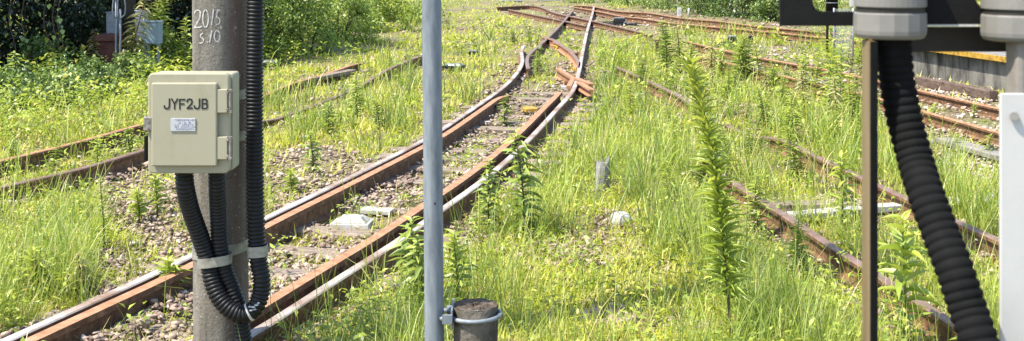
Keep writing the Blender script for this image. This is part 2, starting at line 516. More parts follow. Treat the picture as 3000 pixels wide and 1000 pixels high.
# ------------------------------------------------------------------ railway tracks
RT = 0.15      # rail top height
PROF = [(-.0325, -.007), (-.025, 0), (.025, 0), (.0325, -.007), (.0325, -.03), (.008, -.045), (.008, -.115), (.0635, -.131), (.0635, -.145),
        (-.0635, -.145), (-.0635, -.131), (-.008, -.115), (-.008, -.045), (-.0325, -.03)]
PM = [1, 1, 1] + [0] * 11
GPROF = [(-.036, 0), (.036, 0), (.036, -.035), (.010, -.05), (.010, -.13), (.05, -.145), (.05, -.16), (-.05, -.16), (-.05, -.145), (-.010, -.13), (-.010, -.05), (-.036, -.035)]
RAILS = []     # every rail line, for keeping plants off it

def railpath(pts, z=RT, step=0.25):
    return spline([G(a, b, z) for a, b in pts], step)

def bury(path, a, b, depth):
    """the rail runs into the soil between sight lines a and b (px)"""
    out = []
    for p in path:
        px = 1288 + F * p.x / p.y
        k = min(1, max(0, min(px - a, b - px) / 120 + .1))
        k = k * k * (3 - 2 * k)
        out.append(p - Vector((0, 0, depth * k)))
    return out

def rail(name, parent, path, mats, prof=PROF, pm=PM, keep=True, bevel=0):
    m = MB().sweep(path, prof, pm)
    if keep: RAILS.append(np.array([(p.x, p.y) for p in path]))
    return m.build(name, mats, parent, bevel=bevel)

def offset(path, d):
    out = []
    for i, p in enumerate(path):
        a, b = path[max(0, i - 1)], path[min(len(path) - 1, i + 1)]
        t = Vector((b.x - a.x, b.y - a.y, 0)).normalized()
        out.append(p + Vector((t.y, -t.x, 0)) * d)
    return out

sleeper_meshes = []
for k in range(4):
    m = MB()
    n = 10
    prof_y = [-.105, -.09, .09, .105]
    vs, fs = [], []
    for i in range(n + 1):
        x = -1.05 + 2.1 * i / n
        for y, z in ((-.10, -.12), (-.104, -.012), (-.085, 0), (.085, 0), (.104, -.012), (.10, -.12)):
            vs.append((x + random.uniform(-.006, .006) * (i in (0, n)) * 5, y + random.uniform(-.006, .006), z + random.uniform(-.007, .003)))
    for i in range(n):
        for j in range(6):
            j2 = (j + 1) % 6
            fs.append((i * 6 + j, (i + 1) * 6 + j, (i + 1) * 6 + j2, i * 6 + j2))
    fs.append(tuple(range(6))); fs.append(tuple(reversed(range(n * 6, n * 6 + 6))))
    sleeper_meshes.append(m.add(vs, fs).mesh('sleeper', WOOD))

def sleepers(parent, path, d, spacing=0.62, skip=0.0, first=0.3, length=1.0, sink=.002):
    """sleepers square to a rail path, their centres d to its side"""
    acc = first
    inv = mat_of(parent).inverted()
    for i in range(1, len(path)):
        seg = (path[i] - path[i - 1]).length
        acc += seg
        if acc >= spacing:
            acc -= spacing
            if random.random() < skip: continue
            t = (path[i] - path[i - 1]).normalized()
            c = path[i] + Vector((t.y, -t.x, 0)) * d
            o = bpy.data.objects.new('sleeper', random.choice(sleeper_meshes))
            COL.objects.link(o)
            o.parent = parent
            W = Matrix.Translation((c.x, c.y, sink + random.uniform(-.012, .004))) @ Matrix.Rotation(math.atan2(-t.x, t.y) + R(random.uniform(-2, 2)), 4, 'Z') @ Matrix.Diagonal((length * random.uniform(.97, 1.03), random.uniform(.95, 1.1), 1, 1))
            o.matrix_local = inv @ W

# -- track A: the curved line through the middle
AL = [(-420, 1070), (-160, 937), (20, 852), (250, 749), (415, 674), (665, 549), (860, 455), (1065, 352), (1160, 293), (1262, 222), (1301, 182), (1314, 155), (1312, 130), (1316, 116)]
AR = [(60, 1190), (330, 1020), (480, 928), (600, 857), (690, 803), (860, 694), (1000, 605), (1110, 527), (1200, 463), (1280, 398), (1345, 335), (1400, 275), (1440, 228), (1455, 185), (1466, 130), (1478, 75), (1490, 36), (1494, 17)]
al, ar = railpath(AL), railpath(AR)
tA = thing('railway_track', (0, 9, 0), 'curved middle track with shiny worn rail tops and rusty guard rails inside both rails', 'railway track')
rail('rail', tA, al, [RUST, STEEL]); rail('rail', tA, ar, [RUST, STEEL])
gl = [p + Vector((0, 0, .004)) for p in offset(al, .128) if p.y < 15.9]
gl = gl[:-2] + [gl[-2] + Vector((.03, 0, 0)), gl[-1] + Vector((.08, 0, -.01))]
gr = [p + Vector((0, 0, .016)) for p in offset(ar, -.15) if p.y < 16.2]
GM = [1] + [0] * 11
rail('guard_rail', tA, gl, [RUST, ORUST], GPROF, GM)
rail('guard_rail', tA, gr, [RUST, ORUST], GPROF, GM)
mid = [p for p in al if p.y < 17.5]
sleepers(tA, mid, .53, .62, length=.86, sink=.030)
def tie_plates(parent, path, dists, spacing, ymax):
    me = MB().box((0, 0, 0), (.2, .15, .018)).box((.085, .03, .02), (.035, .035, .03)).box((-.085, -.03, .02), (.035, .035, .03)).mesh('tie_plate', [RUST])
    inv = mat_of(parent).inverted()
    acc = .3
    for i in range(1, len(path)):
        acc += (path[i] - path[i - 1]).length
        if acc >= spacing:
            acc -= spacing
            if path[i].y > ymax: continue
            t = (path[i] - path[i - 1]).normalized()
            c = path[i] 
            o = bpy.data.objects.new('tie_plate', me); COL.objects.link(o); o.parent = parent
            o.matrix_local = inv @ Matrix.Translation((c.x, c.y, .012)) @ Matrix.Rotation(math.atan2(-t.x, t.y), 4, 'Z')
for pth in (al, ar): tie_plates(tA, pth, 0, .62, 18)
def fishplate(parent, path, i, side):
    t = (path[i + 1] - path[i]).normalized(); c = path[i] + Vector((t.y, -t.x, 0)) * side * .022
    rot = Matrix.Rotation(math.atan2(-t.x, t.y), 3, 'Z')
    m = MB().box((c.x, c.y, RT - .08), (.018, .52, .07), rot)
    for k in (-.18, -.06, .06, .18):
        q_ = c + t * k + Vector((t.y, -t.x, 0)) * side * .018
        m.box((q_.x, q_.y, RT - .08), (.022, .03, .03), rot)
    m.build('fishplate', RUST, parent, bevel=.002)
for pth, sd in ((ar, 1), (al, -1)):
    for i in (len(pth) // 6, len(pth) // 3): fishplate(tA, pth, i, sd)
# blocks that tie the guard rails to the running rails
for pth, d, rz in ((al, .064, 0), (ar, -.075, 0)):
    acc = 0
    for i in range(1, len(pth)):
        acc += (pth[i] - pth[i - 1]).length
        if acc > 1.24 and pth[i].y < 15.6:
            acc = 0
            t = (pth[i] - pth[i - 1]).normalized()
            c = pth[i] + Vector((t.y, -t.x, 0)) * d
            MB().box((c.x, c.y, RT - .085), (.05, .11, .06), Matrix.Rotation(math.atan2(-t.x, t.y), 3, 'Z')).build('spacer_block', RUST, tA)
# far continuation: left rail of the same line, then the odd rails of the points
el = railpath([(1329, 173), (1326, 152), (1334, 134), (1370, 102), (1394, 79), (1412, 60), (1442, 25)])
rail('rail', tA, el, [RUST, DULL])
up = [p + Vector((0, 0, .012)) for p in railpath([(1365, 93), (1394, 102), (1430, 126), (1454, 133)], RT)]
rail('crossing_rail', tA, up, [ORUST, DULL])
rail('crossing_rail', tA, railpath([(1394, 104), (1424, 120), (1442, 136), (1456, 157), (1454, 171)]), [ORUST, DULL])
wing = railpath([(1403, 172), (1424, 185), (1441, 196), (1437, 205), (1431, 217)], RT + .01, .12)
rail('wing_rail', tA, wing, [ORUST], GPROF, None)
for a, b in (((1450, 196), (1489, 211)), ((1456, 206), (1489, 226))):
    rail('cross_bar', tA, railpath([a, b], RT + .03, .2), [ORUST], [(u * 1.2, z * .6) for u, z in GPROF], None, keep=False)
for (px, py, w, l, m) in ((1448, 215, .22, .3, RUST), (1443, 208, .25, .25, RUST), (1437, 222, .3, .1, WHITEC), (1452, 205, .12, .5, RUST)):
    c = G(px, py, .05)
    MB().box(c, (w, l, .06), Matrix.Rotation(R(-12), 3, 'Z')).build('crossing_block', m, tA, bevel=.006)
for (px, py, w, l) in ((1333, 276, .16, .22), (1406, 118, .17, .42), (1451, 175, .10, .30)):
    c = G(px, py, .07)
    MB().box(c, (w, l, .05), Matrix.Rotation(R(12), 3, 'Z')).build('yellow_plate', YELLOW, tA, bevel=.008)
far_sl = [p for p in ar if 17.5 < p.y < 33]
sleepers(tA, far_sl, -.5, .7, .6, sink=-.03)

# -- track E at the left, half lost in the grass
E1 = [(-420, 500), (-150, 440), (0, 404), (190, 358), (360, 311), (540, 262), (700, 219), (830, 182), (905, 155)]
E2 = [(-380, 560), (-130, 504), (0, 470), (200, 424), (360, 377), (520, 330), (660, 288), (820, 232), (960, 179), (1062, 137), (1100, 118)]
e1, e2 = bury(bury(railpath(E1), 430, 730, .085), 880, 1300, .13), bury(bury(railpath(E2), 600, 985, .11), 1040, 1300, .13)
E_IDX = (len(RAILS), len(RAILS) + 1)
tE = thing('railway_track', (-3, 12, 0), 'rusty abandoned track on the left running behind the cream box, half buried in grass', 'railway track')
rail('rail', tE, e1, [RUST, ORUST]); rail('rail', tE, e2, [RUST, DULL])
sleepers(tE, e1, .53, .65, .35, sink=-.035)
m = MB()
c = G(830, 190, .12)
m.box(c, (.16, 1.5, .05), Matrix.Rotation(R(-20), 3, 'Z'))
m.build('joint_plank', WOOD, tE, bevel=.01)

# -- track C at the right front
C1 = [(1770, 410), (1800, 430), (1935, 515), (2100, 622), (2180, 672), (2380, 800), (2560, 915), (2800, 1070)]
C2 = [(1553, 168), (1620, 198), (1688, 230), (1840, 295), (1970, 350), (2060, 395), (2240, 479), (2440, 570), (2600, 640), (2900, 775)]
c1, c2 = railpath(C1, RT - .0), bury(railpath(C2, RT - .0), 1700, 1975, .115)
tC = thing('railway_track', (3, 9, 0), 'brown rusted disused track at the right, its two rails overgrown by tall grass', 'railway track')
rail('rail', tC, c1, [RUST, DULL]); rail('rail', tC, c2, [RUST, DULL])
sleepers(tC, c1, -.53, .64, .4, sink=-.04)

# -- track D along the platform
D1 = [(1732, 104), (1745, 108), (1900, 143), (2100, 179), (2300, 224), (2510, 272), (2700, 315)]
D2 = [(1728, 132), (1735, 134), (1850, 163), (1980, 193), (2180, 239), (2340, 284), (2510, 332), (2720, 390)]
d1, d2 = railpath(D1), railpath(D2)
tD = thing('railway_track', (5, 17, 0), 'rusty track on pale ballast beside the platform wall', 'railway track')
rail('rail', tD, d1, [RUST, ORUST]); rail('rail', tD, d2, [RUST, ORUST])
sleepers(tD, d1, .53, .62, sink=-.015)
def curl(c, rz):
    pts = []
    for k in range(14):
        a = k / 13 * 5.2
        r = .034 - .0012 * k
        pts.append(Vector((r * math.cos(a), .012 * k / 13, r * math.sin(a) + .04)))
    M = Matrix.Translation(c) @ Matrix.Rotation(rz, 4, 'Z')
    return MB().tube([M @ p for p in pts], .009, 6)
for pth, s in ((d1, .1), (d2, -.1), (d1, -.1), (d2, .1)):
    acc = 0
    for i in range(1, len(pth)):
        acc += (pth[i] - pth[i - 1]).length
        if acc > .62 and pth[i].y < 22:
            acc = 0
            t = (pth[i] - pth[i - 1]).normalized()
            cc = pth[i] + Vector((t.y, -t.x, 0)) * s
            curl(Vector((cc.x, cc.y, .015)), random.uniform(-.4, .4)).build('rail_clip', RUST, tD, smooth=True)

# -- far line crossing the back
B1 = [(1445, 14), (1490, 16), (1556, 28), (1636, 33), (1713, 45), (1815, 54), (1890, 64), (1975, 72), (2300, 100)]
B2 = [(1445, 18), (1502, 28), (1571, 42), (1606, 45), (1696, 58), (1761, 64), (1845, 72), (1935, 80), (2300, 118)]
B3 = [(1250, 18), (1345, 15), (1400, 33), (1484, 51), (1577, 72), (1640, 88)]
B4 = [(1280, 24), (1412, 51), (1475, 65)]
tB = thing('railway_track', (5, 36, 0), 'far rusty track crossing the back of the yard under the bushes', 'railway track')
for b in (B1, B2): rail('rail', tB, railpath(b), [RUST, ORUST])
sleepers(tB, railpath(B1), .5, .7)
tB2 = thing('railway_track', (2, 36, 0), 'short dark track joining the far line at the points beyond the crossing', 'railway track')
for b in (B3, B4): rail('rail', tB2, railpath(b), [RUST, DULL])
sleepers(tB2, railpath(B3), .5, .7, .2)

# ------------------------------------------------------------------ platform
pa, pb = G(2200, 171), G(2900, 299)
dirp = Vector((pb.x - pa.x, pb.y - pa.y, 0)).normalized()
pfar = pa.copy()
pnear = pa + dirp * 9
nrm = Vector((-dirp.y, dirp.x, 0))
if nrm.x < 0: nrm = -nrm
tp = thing('station_platform', pfar, 'low concrete platform with stained wall and yellow edge beside the far right track', 'platform')
def wall_seg(a, b, z0, z1, t0, t1):
    m = MB()
    vs = [a + nrm * t0, b + nrm * t0, b + nrm * t1, a + nrm * t1]
    m.add([(v.x, v.y, z0) for v in vs] + [(v.x, v.y, z1) for v in vs], [(3, 2, 1, 0), (4, 5, 6, 7), (0, 1, 5, 4), (1, 2, 6, 5), (2, 3, 7, 6), (3, 0, 4, 7)])
    return m
L = (pnear - pfar).length
k = 0.0
while k < L - .01:
    a, b = pfar + dirp * k, pfar + dirp * (k + 1.96)
    wall_seg(a, b, -.2, .44, random.uniform(0, .008), .3).build('wall_panel', PLATW, tp, bevel=.008)
    k += 1.97
wall_seg(pfar, pnear, .442, .515, -.10, 3.2).build('platform_slab', PALEC, tp)
k = 0.0
while k < L - .01:
    wall_seg(pfar + dirp * k, pfar + dirp * (k + .985), .447, .53, -.125, -.103).build('edge_strip', YELLOW, tp, bevel=.003)
    k += .99
# timber kerb at the wall foot
ka, kb = G(2310, 196, .1), G(2500, 232, .1)
m = MB().sweep([ka, (ka + kb) / 2 + Vector((.02, 0, 0)), kb], [(-.07, .02), (.07, .02), (.07, -.12), (-.07, -.12)])
tag(m.build('timber_beam', BROWNWOOD, bevel=.012), 'long weathered timber lying at the foot of the platform wall', 'timber beam')

# ------------------------------------------------------------------ concrete pole with its things
PY = 5.80
def PX(px, Y): return (px - 1288) / F * Y
pc = Vector((PX(552, PY), PY, 0))
pr = .141
tpole = thing('concrete_pole', (pc.x, PY, -.05), 'weathered grey concrete pole with a painted date, carrying the cream box', 'pole')
m = MB()
prof = []
NP = 72
def pole_r(a):
    """round shaft with one flat on its left face"""
    d = math.cos(a - R(195))
    return min(pr, .123 / d) if d > .05 else pr
zs = [-.4] + list(np.arange(0, 9.01, .25))
vs, fs = [], []
for z in zs:
    for kk in range(NP):
        a = 2 * math.pi * kk / NP
        r = pole_r(a) * (1.0 - .004 * z)
        vs.append((pc.x - .0035 * z + r * math.cos(a), pc.y + r * math.sin(a), z))
for i in range(len(zs) - 1):
    for kk in range(NP):
        k2 = (kk + 1) % NP
        fs.append((i * NP + kk, i * NP + k2, (i + 1) * NP + k2, (i + 1) * NP + kk))
fs.append(tuple((len(zs) - 1) * NP + kk for kk in range(NP)))
# concrete with a rust run down its right front
cm, nt = newmat('stained_pole')
tc = nt.nodes.new('ShaderNodeTexCoord'); mp = nt.nodes.new('ShaderNodeMapping')
mp.inputs['Scale'].default_value = (2.4, 2.4, .4)
nt.links.new(tc.outputs['Object'], mp.inputs[0])
n1 = noise(nt, 5.2, 9, .72, mp.outputs[0]); r1 = ramp(nt, [(0.28, (0.062, 0.052, 0.040)), (0.45, (0.135, 0.120, 0.095)), (0.58, (0.185, 0.167, 0.137)), (0.75, (0.26, 0.24, 0.205))])
nt.links.new(n1.outputs[0], r1.inputs[0])
sep = nt.nodes.new('ShaderNodeSeparateXYZ'); nt.links.new(tc.outputs['Object'], sep.inputs[0])
n2 = noise(nt, 5, 5, .6, mp.outputs[0])
mad = nt.nodes.new('ShaderNodeMath'); mad.operation = 'MULTIPLY_ADD'; mad.inputs[1].default_value = .14; nt.links.new(n2.outputs[0], mad.inputs[0]); nt.links.new(sep.outputs[0], mad.inputs[2])
rr = ramp(nt, [(0.0, (0, 0, 0)), (0.115, (0, 0, 0)), (0.17, (.8, .8, .8)), (.20, (.7, .7, .7)), (.24, (.2, .2, .2))]); nt.links.new(mad.outputs[0], rr.inputs[0])
mx = nt.nodes.new('ShaderNodeMix'); mx.data_type = 'RGBA'; nt.links.new(rr.outputs[0], mx.inputs['Factor']); nt.links.new(r1.outputs[0], mx.inputs['A']); mx.inputs['B'].default_value = (.10, .06, .042, 1)
n3 = noise(nt, 48, 3, .6, tc.outputs['Object']); r3 = ramp(nt, [(.64, (0, 0, 0)), (.7, (.7, .7, .7))]); nt.links.new(n3.outputs[0], r3.inputs[0])
mx2 = nt.nodes.new('ShaderNodeMix'); mx2.data_type = 'RGBA'; nt.links.new(r3.outputs[0], mx2.inputs['Factor']); nt.links.new(mx.outputs['Result'], mx2.inputs['A']); mx2.inputs['B'].default_value = (.33, .30, .27, 1)
n5 = noise(nt, 60, 3, .6, tc.outputs['Object']); r5 = ramp(nt, [(.3, (.35, .33, .3)), (.4, (1, 1, 1))]); nt.links.new(n5.outputs[0], r5.inputs[0])
mx3 = nt.nodes.new('ShaderNodeMix'); mx3.data_type = 'RGBA'; mx3.blend_type = 'MULTIPLY'; mx3.inputs['Factor'].default_value = .8
nt.links.new(mx2.outputs['Result'], mx3.inputs['A']); nt.links.new(r5.outputs[0], mx3.inputs['B'])
b = nt.nodes.new('ShaderNodeBsdfPrincipled'); b.inputs['Roughness'].default_value = .93; nt.links.new(mx3.outputs['Result'], b.inputs['Base Color'])
n4 = noise(nt, 70, 6, .7, tc.outputs['Object']); bp = nt.nodes.new('ShaderNodeBump'); bp.inputs['Strength'].default_value = .7; bp.inputs['Distance'].default_value = .009
nt.links.new(n4.outputs[0], bp.inputs['Height']); nt.links.new(bp.outputs[0], b.inputs['Normal'])
oo = nt.nodes.new('ShaderNodeOutputMaterial'); nt.links.new(b.outputs[0], oo.inputs[0])
vs = [(v[0] - pc.x, v[1] - pc.y, v[2] + .05) for v in vs]
MB().add(vs, fs).build('shaft', cm, tpole, smooth=False, world_coords=False)

def on_pole(px, py, lift=.002):
    """the point of the shaft's front that is sighted at px, py"""
    ox, oz = (px - 1288) / F, -(py + 120) / F
    best = None
    t = PY - .2
    while t < PY + .1:
        x, z = ox * t, H + oz * t
        cx = pc.x - .0035 * z
        a = math.atan2(t - pc.y, x - cx)
        r = pole_r(a) * (1 - .004 * z) + lift
        if math.hypot(x - cx, t - pc.y) <= r:
            return Vector((x, t, z))
        t += .0008
    return Vector((ox * PY, PY - pr, H + oz * PY))

def stroke(m, pts, w, lift=.0025):
    """a brushed line laid on the shaft"""
    n = len(pts)
    vs = []
    for i, (x, y) in enumerate(pts):
        a, b_ = pts[max(0, i - 1)], pts[min(n - 1, i + 1)]
        tx, ty = b_[0] - a[0], b_[1] - a[1]
        l = math.hypot(tx, ty) or 1
        ww = w * random.uniform(.75, 1.2)
        vs.append(on_pole(x - ty / l * ww, y + tx / l * ww, lift)); vs.append(on_pole(x + ty / l * ww, y - tx / l * ww, lift))
    m.add(vs, [(2 * i, 2 * i + 2, 2 * i + 3, 2 * i + 1) for i in range(n - 1)])
def dense(pts):
    out = []
    for (a, b_), (c, d) in zip(pts, pts[1:]):
        for k in range(4): out.append((a + (c - a) * k / 4, b_ + (d - b_) * k / 4))
    return out + [pts[-1]]
def arc(cx, cy, rx, ry, a0, a1, n=14):
    return [(cx + rx * math.cos(R(a0 + (a1 - a0) * k / n)), cy + ry * math.sin(R(a0 + (a1 - a0) * k / n))) for k in range(n + 1)]
DIGITS = {
    'a': [arc(497, 36, 8, 10, 190, 330) + [(503, 45), (489, 70)], dense([(489, 70), (503, 69), (508, 66)])],
    'b': [arc(517, 47, 7, 22, -90, 270, 22)],
    'c': [dense([(537, 23), (532, 64)])],
    'd': [dense([(553, 25), (546, 30), (545, 45)]), arc(546, 53, 7, 9, -80, 110), dense([(545, 25), (554, 27)])],
    'e': [dense([(511, 84), (505, 87), (504, 95)]), arc(505, 102, 7, 7, -80, 130)],
    'f': [dense([(521, 104), (523, 107)])],
    'g': [dense([(533, 77), (527, 108)])],
    'h': [arc(546, 91, 7, 14, -90, 270, 20)],
}
for kx in DIGITS:
    m = MB()
    for s in DIGITS[kx]: stroke(m, s, 1.55)
    m.build('painted_digit', CHALK, tpole)
# straps round the shaft
def strap(z, h, name='steel_band', tilt=0.0, mat=STRAP, a0=0, a1=360, parent=None, lift=.004):
    n = 48
    vs, fs = [], []
    for k in range(n + 1):
        a = R(a0 + (a1 - a0) * k / n)
        zz = z + tilt * math.cos(a) * pr
        cx = pc.x - .0035 * zz
        for dr, dz in ((lift - .003, -h / 2), (lift, -h / 2), (lift, h / 2), (lift - .003, h / 2)):
            r = pole_r(a) * (1 - .004 * zz) + dr
            vs.append((cx + r * math.cos(a), pc.y + r * math.sin(a), zz + dz))
    for k in range(n):
        for j in range(4):
            j2 = (j + 1) % 4
            fs.append((k * 4 + j, (k + 1) * 4 + j, (k + 1) * 4 + j2, k * 4 + j2))
    return MB().add(vs, fs).build(name, mat, parent or tpole)
zb = lambda py, Y: H - (py + 120) / F * Y
strap(zb(243, 5.66), .046); strap(zb(349, 5.66), .046)
strap(zb(640, 5.66), .05, tilt=.12)
# hairline bead chain of the cable beside the shaft
m = MB().tube([P(629, 420, 5.78), P(628, 520, 5.78), P(627, 600, 5.78)], .006, 6)
m.build('earth_wire', STRAP, tpole, smooth=True)

# -- cream junction box
BY = 5.34
bx = thing('junction_box', P(473, 437, 5.42), 'cream junction box lettered JYF2JB strapped to the concrete pole', 'junction box')
X = lambda px: PX(px, BY)
Zb = lambda py: zb(py, BY)
MB().prism(rrect(X(374), X(581), Zb(434), Zb(188), .012), BY + .045, BY + .165).build('casing', CREAM, bx, bevel=.004)
MB().prism(rrect(X(372), X(576), Zb(437), Zb(185), .022), BY, BY + .043).build('flange', CREAM, bx, bevel=.006)
dr = MB().prism(rrect(X(384.5), X(549), Zb(416.5), Zb(207.5), .008), BY - .026, BY - .001).build('door', CREAM, bx, bevel=.006)
# lettering on the door: squared stencil-like strokes
yf = BY - .0275
def letter_strokes(ch):
    if ch == 'J': return [[(.95, 1), (.95, .3), (.8, .06), (.45, .02), (.12, .1), (.05, .3)]]
    if ch == 'Y': return [[(0, 1), (.5, .48), (1, 1)], [(.5, .5), (.5, 0)]]
    if ch == 'F': return [[(.08, 0), (.08, .95), (.95, .95)], [(.08, .5), (.8, .5)]]
    if ch == '2': return [[(.05, .72), (.15, .93), (.5, 1), (.85, .93), (.93, .72), (.8, .5), (.08, .05), (.97, .05)]]
    return [[(.08, 0), (.08, .97), (.7, .97), (.9, .86), (.9, .64), (.7, .53), (.08, .53)], [(.7, .53), (.95, .42), (.95, .16), (.72, .03), (.08, .03)]]
lw_ = 17.2
for k, ch in enumerate('JYF2JB'):
    x0 = 413 + k * 18.9
    if ch == 'J': x0 -= .5
    m = MB()
    def pt(u, v): return Vector((PX(x0 + u * 14.2, yf), 0, zb(274 - v * 24.5, yf)))
    for st in letter_strokes(ch):
        hw = .0031
        for a, b_ in zip(st, st[1:]):
            A_, B_ = pt(*a), pt(*b_)
            d = (B_ - A_).normalized(); n_ = Vector((-d.z, 0, d.x)) * hw
            A_, B_ = A_ - d * hw * .8, B_ + d * hw * .8
            m.prism([(q.x, q.z) for q in (A_ + n_, A_ - n_, B_ - n_, B_ + n_)], yf - random.uniform(.0002, .0008), yf + .001)
    lt = m.build('letter', INK)
    lt.parent = dr; lt.matrix_parent_inverse = mat_of(dr).inverted()
lp = MB().box((PX(465, BY), BY - .0285, zb(312, BY)), (PX(496, BY) - PX(434, BY), .004, zb(296, BY) - zb(328, BY))).build('label_plate', PLATE, None, bevel=.001)
lp.parent = dr; lp.matrix_parent_inverse = mat_of(dr).inverted()
m = MB()
yl = BY - .0315
def prow(py, x0, x1, n, h, gap=.35):
    w = (x1 - x0) / n
    for k in range(n):
        xx = x0 + (k + .5) * w
        for q in range(3):
            if random.random() < .8: m.box((PX(xx, yl), yl, zb(py + (q - 1) * h * .42, yl)), (PX(w * (1 - gap), yl) - PX(0, yl), .0008, (h * .16) / F * yl))
        if random.random() < .8: m.box((PX(xx + random.uniform(-.2, .2) * w, yl), yl - .0004, zb(py, yl)), (.0011, .0008, h / F * yl))
prow(301.5, 439, 492, 10, 3.2); prow(308, 446, 482, 3, 3.4, .6); prow(313.5, 438, 450, 3, 2.4); prow(313.5, 456, 486, 6, 2.0)
prow(318.5, 438, 449, 3, 2.4); prow(318.5, 454, 490, 7, 1.8); prow(324, 442, 488, 9, 3.0)
pt = m.build('plate_print', GREYINK, None)
pt.parent = dr; pt.matrix_parent_inverse = mat_of(dr).inverted()
for (ya, yb) in ((224, 283), (343, 400)):
    hg = MB().box((PX(560, BY - .012), BY - .011, (Zb(ya) + Zb(yb)) / 2), (PX(573, BY) - PX(547, BY), .022, Zb(ya) - Zb(yb))).build('hinge_plate', CREAM, bx, bevel=.003)
    zc, hh = (Zb(ya) + Zb(yb)) / 2, Zb(ya) - Zb(yb)
    m = MB()
    xk = PX(575.5, BY - .012)
    m.box((xk, BY - .006, zc), (.018, .012, hh * .96))
    m.tube([(xk + .008, BY - .018, zc - hh * .42), (xk + .008, BY - .018, zc + hh * .42)], .0055, 10)
    for s in (-1, 1):
        m.tube([(xk - .004, BY - .012, zc + s * hh * .36), (xk - .004, BY - .024, zc + s * hh * .36)], .007, 8)
        m.box((xk + .008, BY - .014, zc + s * hh * .45), (.014, .02, .012))
    hp = m.build('hinge_pin', HINGE, None, bevel=.0015)
    hp.parent = hg; hp.matrix_parent_inverse = mat_of(hg).inverted()
lx, lz = PX(375, BY), zb(311, BY)
la = MB().box((lx, BY - .012, lz), (.034, .022, .06)).build('latch', HINGE, bx, bevel=.003)
m = MB()
for s in (-1, 1): m.tube([(lx + .002, BY - .022, lz + s * .014), (lx + .002, BY - .027, lz + s * .014)], .0055, 10)
q_ = m.build('latch_bolt', STRAP, None); q_.parent = la; q_.matrix_parent_inverse = mat_of(la).inverted()
m = MB().tube([(lx - .014, BY + .0, lz + .03), (lx - .02, BY + .005, lz + .02), (lx - .02, BY + .005, lz - .03), (lx - .012, BY + .002, lz - .036)], .007, 8)
m.build('latch_bail', STRAP, bx, smooth=True)
MB().box((PX(368, BY + .08), BY + .08, zb(380, BY)), (.012, .03, .11)).build('side_bracket', BLACKM, bx, bevel=.002)
# two rails behind the box that reach back to the pole
for py in (243, 349):
    MB().box((PX(548, 5.6), BY + .215, zb(py, 5.6)), (.2, .097, .036)).build('mounting_rail', STRAP, bx, bevel=.002)

# -- corrugated conduits
def corrugated(path, r, pitch, depth=.13, n=18):
    p = spline(path, pitch / 5)
    # resample evenly
    acc, out, d = 0.0, [p[0]], pitch / 6
    for a, b_ in zip(p, p[1:]):
        l = (b_ - a).length
        while acc + l >= d:
            t = (d - acc) / l
            a = a + (b_ - a) * t
            out.append(a.copy()); l = (b_ - a).length; acc = 0.0
        acc += l
    pr_ = [1, 1, .99, 1 - depth, 1 - depth, .985]
    return MB().tube(out, [r * pr_[i % 6] for i in range(len(out))], n)
hz = 'black corrugated conduits on the pole'
ra = P(463, 436, 5.44)
path_a = [P(463, 425, 5.45), P(466, 470, 5.46), P(480, 530, 5.52), P(505, 600, 5.575), P(526, 665, 5.59), P(533, 700, 5.585), P(548, 742, 5.57), P(575, 776, 5.56), P(609, 791, 5.56),
          P(640, 776, 5.57), P(656, 740, 5.59), P(658, 700, 5.60), P(650, 655, 5.62), P(646, 610, 5.64), P(643, 520, 5.66), P(641, 400, 5.68), P(640, 250, 5.70), P(641, 100, 5.70), P(643, -60, 5.70), P(645, -400, 5.7)]
t = thing('corrugated_conduit', path_a[0], 'black corrugated conduit looping down from the box and up the right side of the pole', 'conduit', hz)
corrugated(path_a, .0425, .0185).build('hose', BLACKT, t, smooth=True)
m = MB()
for (px, py, w) in ((626, 786, .006), (631, 780, .009), (640, 776, .007)):
    pass
def tape(path, i0, r, w):
    q_ = spline(path, .004)
    k = min(range(len(q_)), key=lambda i: (q_[i] - i0).length)
    return MB().tube(q_[k:k + max(2, int(w / .004))], r, 18)
tape(path_a, P(625, 786, 5.565), .0445, .014).build('white_tape', WHITEP, t, smooth=True)
m = MB()
for (px, py, s) in ((637, 773, .013), (645, 768, .012), (632, 781, .012), (650, 763, .008), (641, 779, .009), (628, 772, .007)):
    c = P(px, py, 5.565 - .043)
    m.lathe(c, [(s * .3, -.004), (s, 0), (s * .3, .004)], 7)
m.build('paint_splash', WHITEP, t)
path_b = [P(545, 425, 5.49), P(546, 470, 5.51), P(549, 540, 5.57), P(554, 620, 5.60), P(566, 680, 5.61), P(585, 730, 5.61), P(600, 775, 5.61), P(608, 820, 5.61), P(614, 870, 5.61), P(618, 930, 5.62)]
t = thing('corrugated_conduit', path_b[0], 'black corrugated conduit running from the box bottom straight down the front of the pole', 'conduit', hz)
corrugated(path_b, .0395, .0185).build('hose', BLACKT, t, smooth=True)
# clips on the conduits
def oval_clip(c, rx, ry, h, tilt, name, parent, t_=.003):
    n = 36
    vs, fs = [], []
    for k in range(n):
        a = 2 * math.pi * k / n
        sx = math.copysign(abs(math.cos(a)) ** .7, math.cos(a)); sy = math.copysign(abs(math.sin(a)) ** .7, math.sin(a))
        for dr, dz in ((0, -h / 2), (t_, -h / 2), (t_, h / 2), (0, h / 2)):
            x = (rx + dr) * sx
            vs.append((c.x + x, c.y + (ry + dr) * sy, c.z + dz + x * tilt))
    for k in range(n):
        for j in range(4):
            j2 = (j + 1) % 4; k2 = (k + 1) % n
            fs.append((k * 4 + j, k2 * 4 + j, k2 * 4 + j2, k * 4 + j2))
    return MB().add(vs, fs).build(name, STRAP, parent)
oval_clip(P(540, 655, 5.59), .077, .046, .045, .13, 'conduit_clip', tpole)
oval_clip(P(648, 630, 5.63), .0435, .0445, .05, .05, 'conduit_clip', tpole)
MB().box(P(629, 628, 5.66), (.012, .05, .085)).build('band_buckle', STRAP, tpole, bevel=.002)

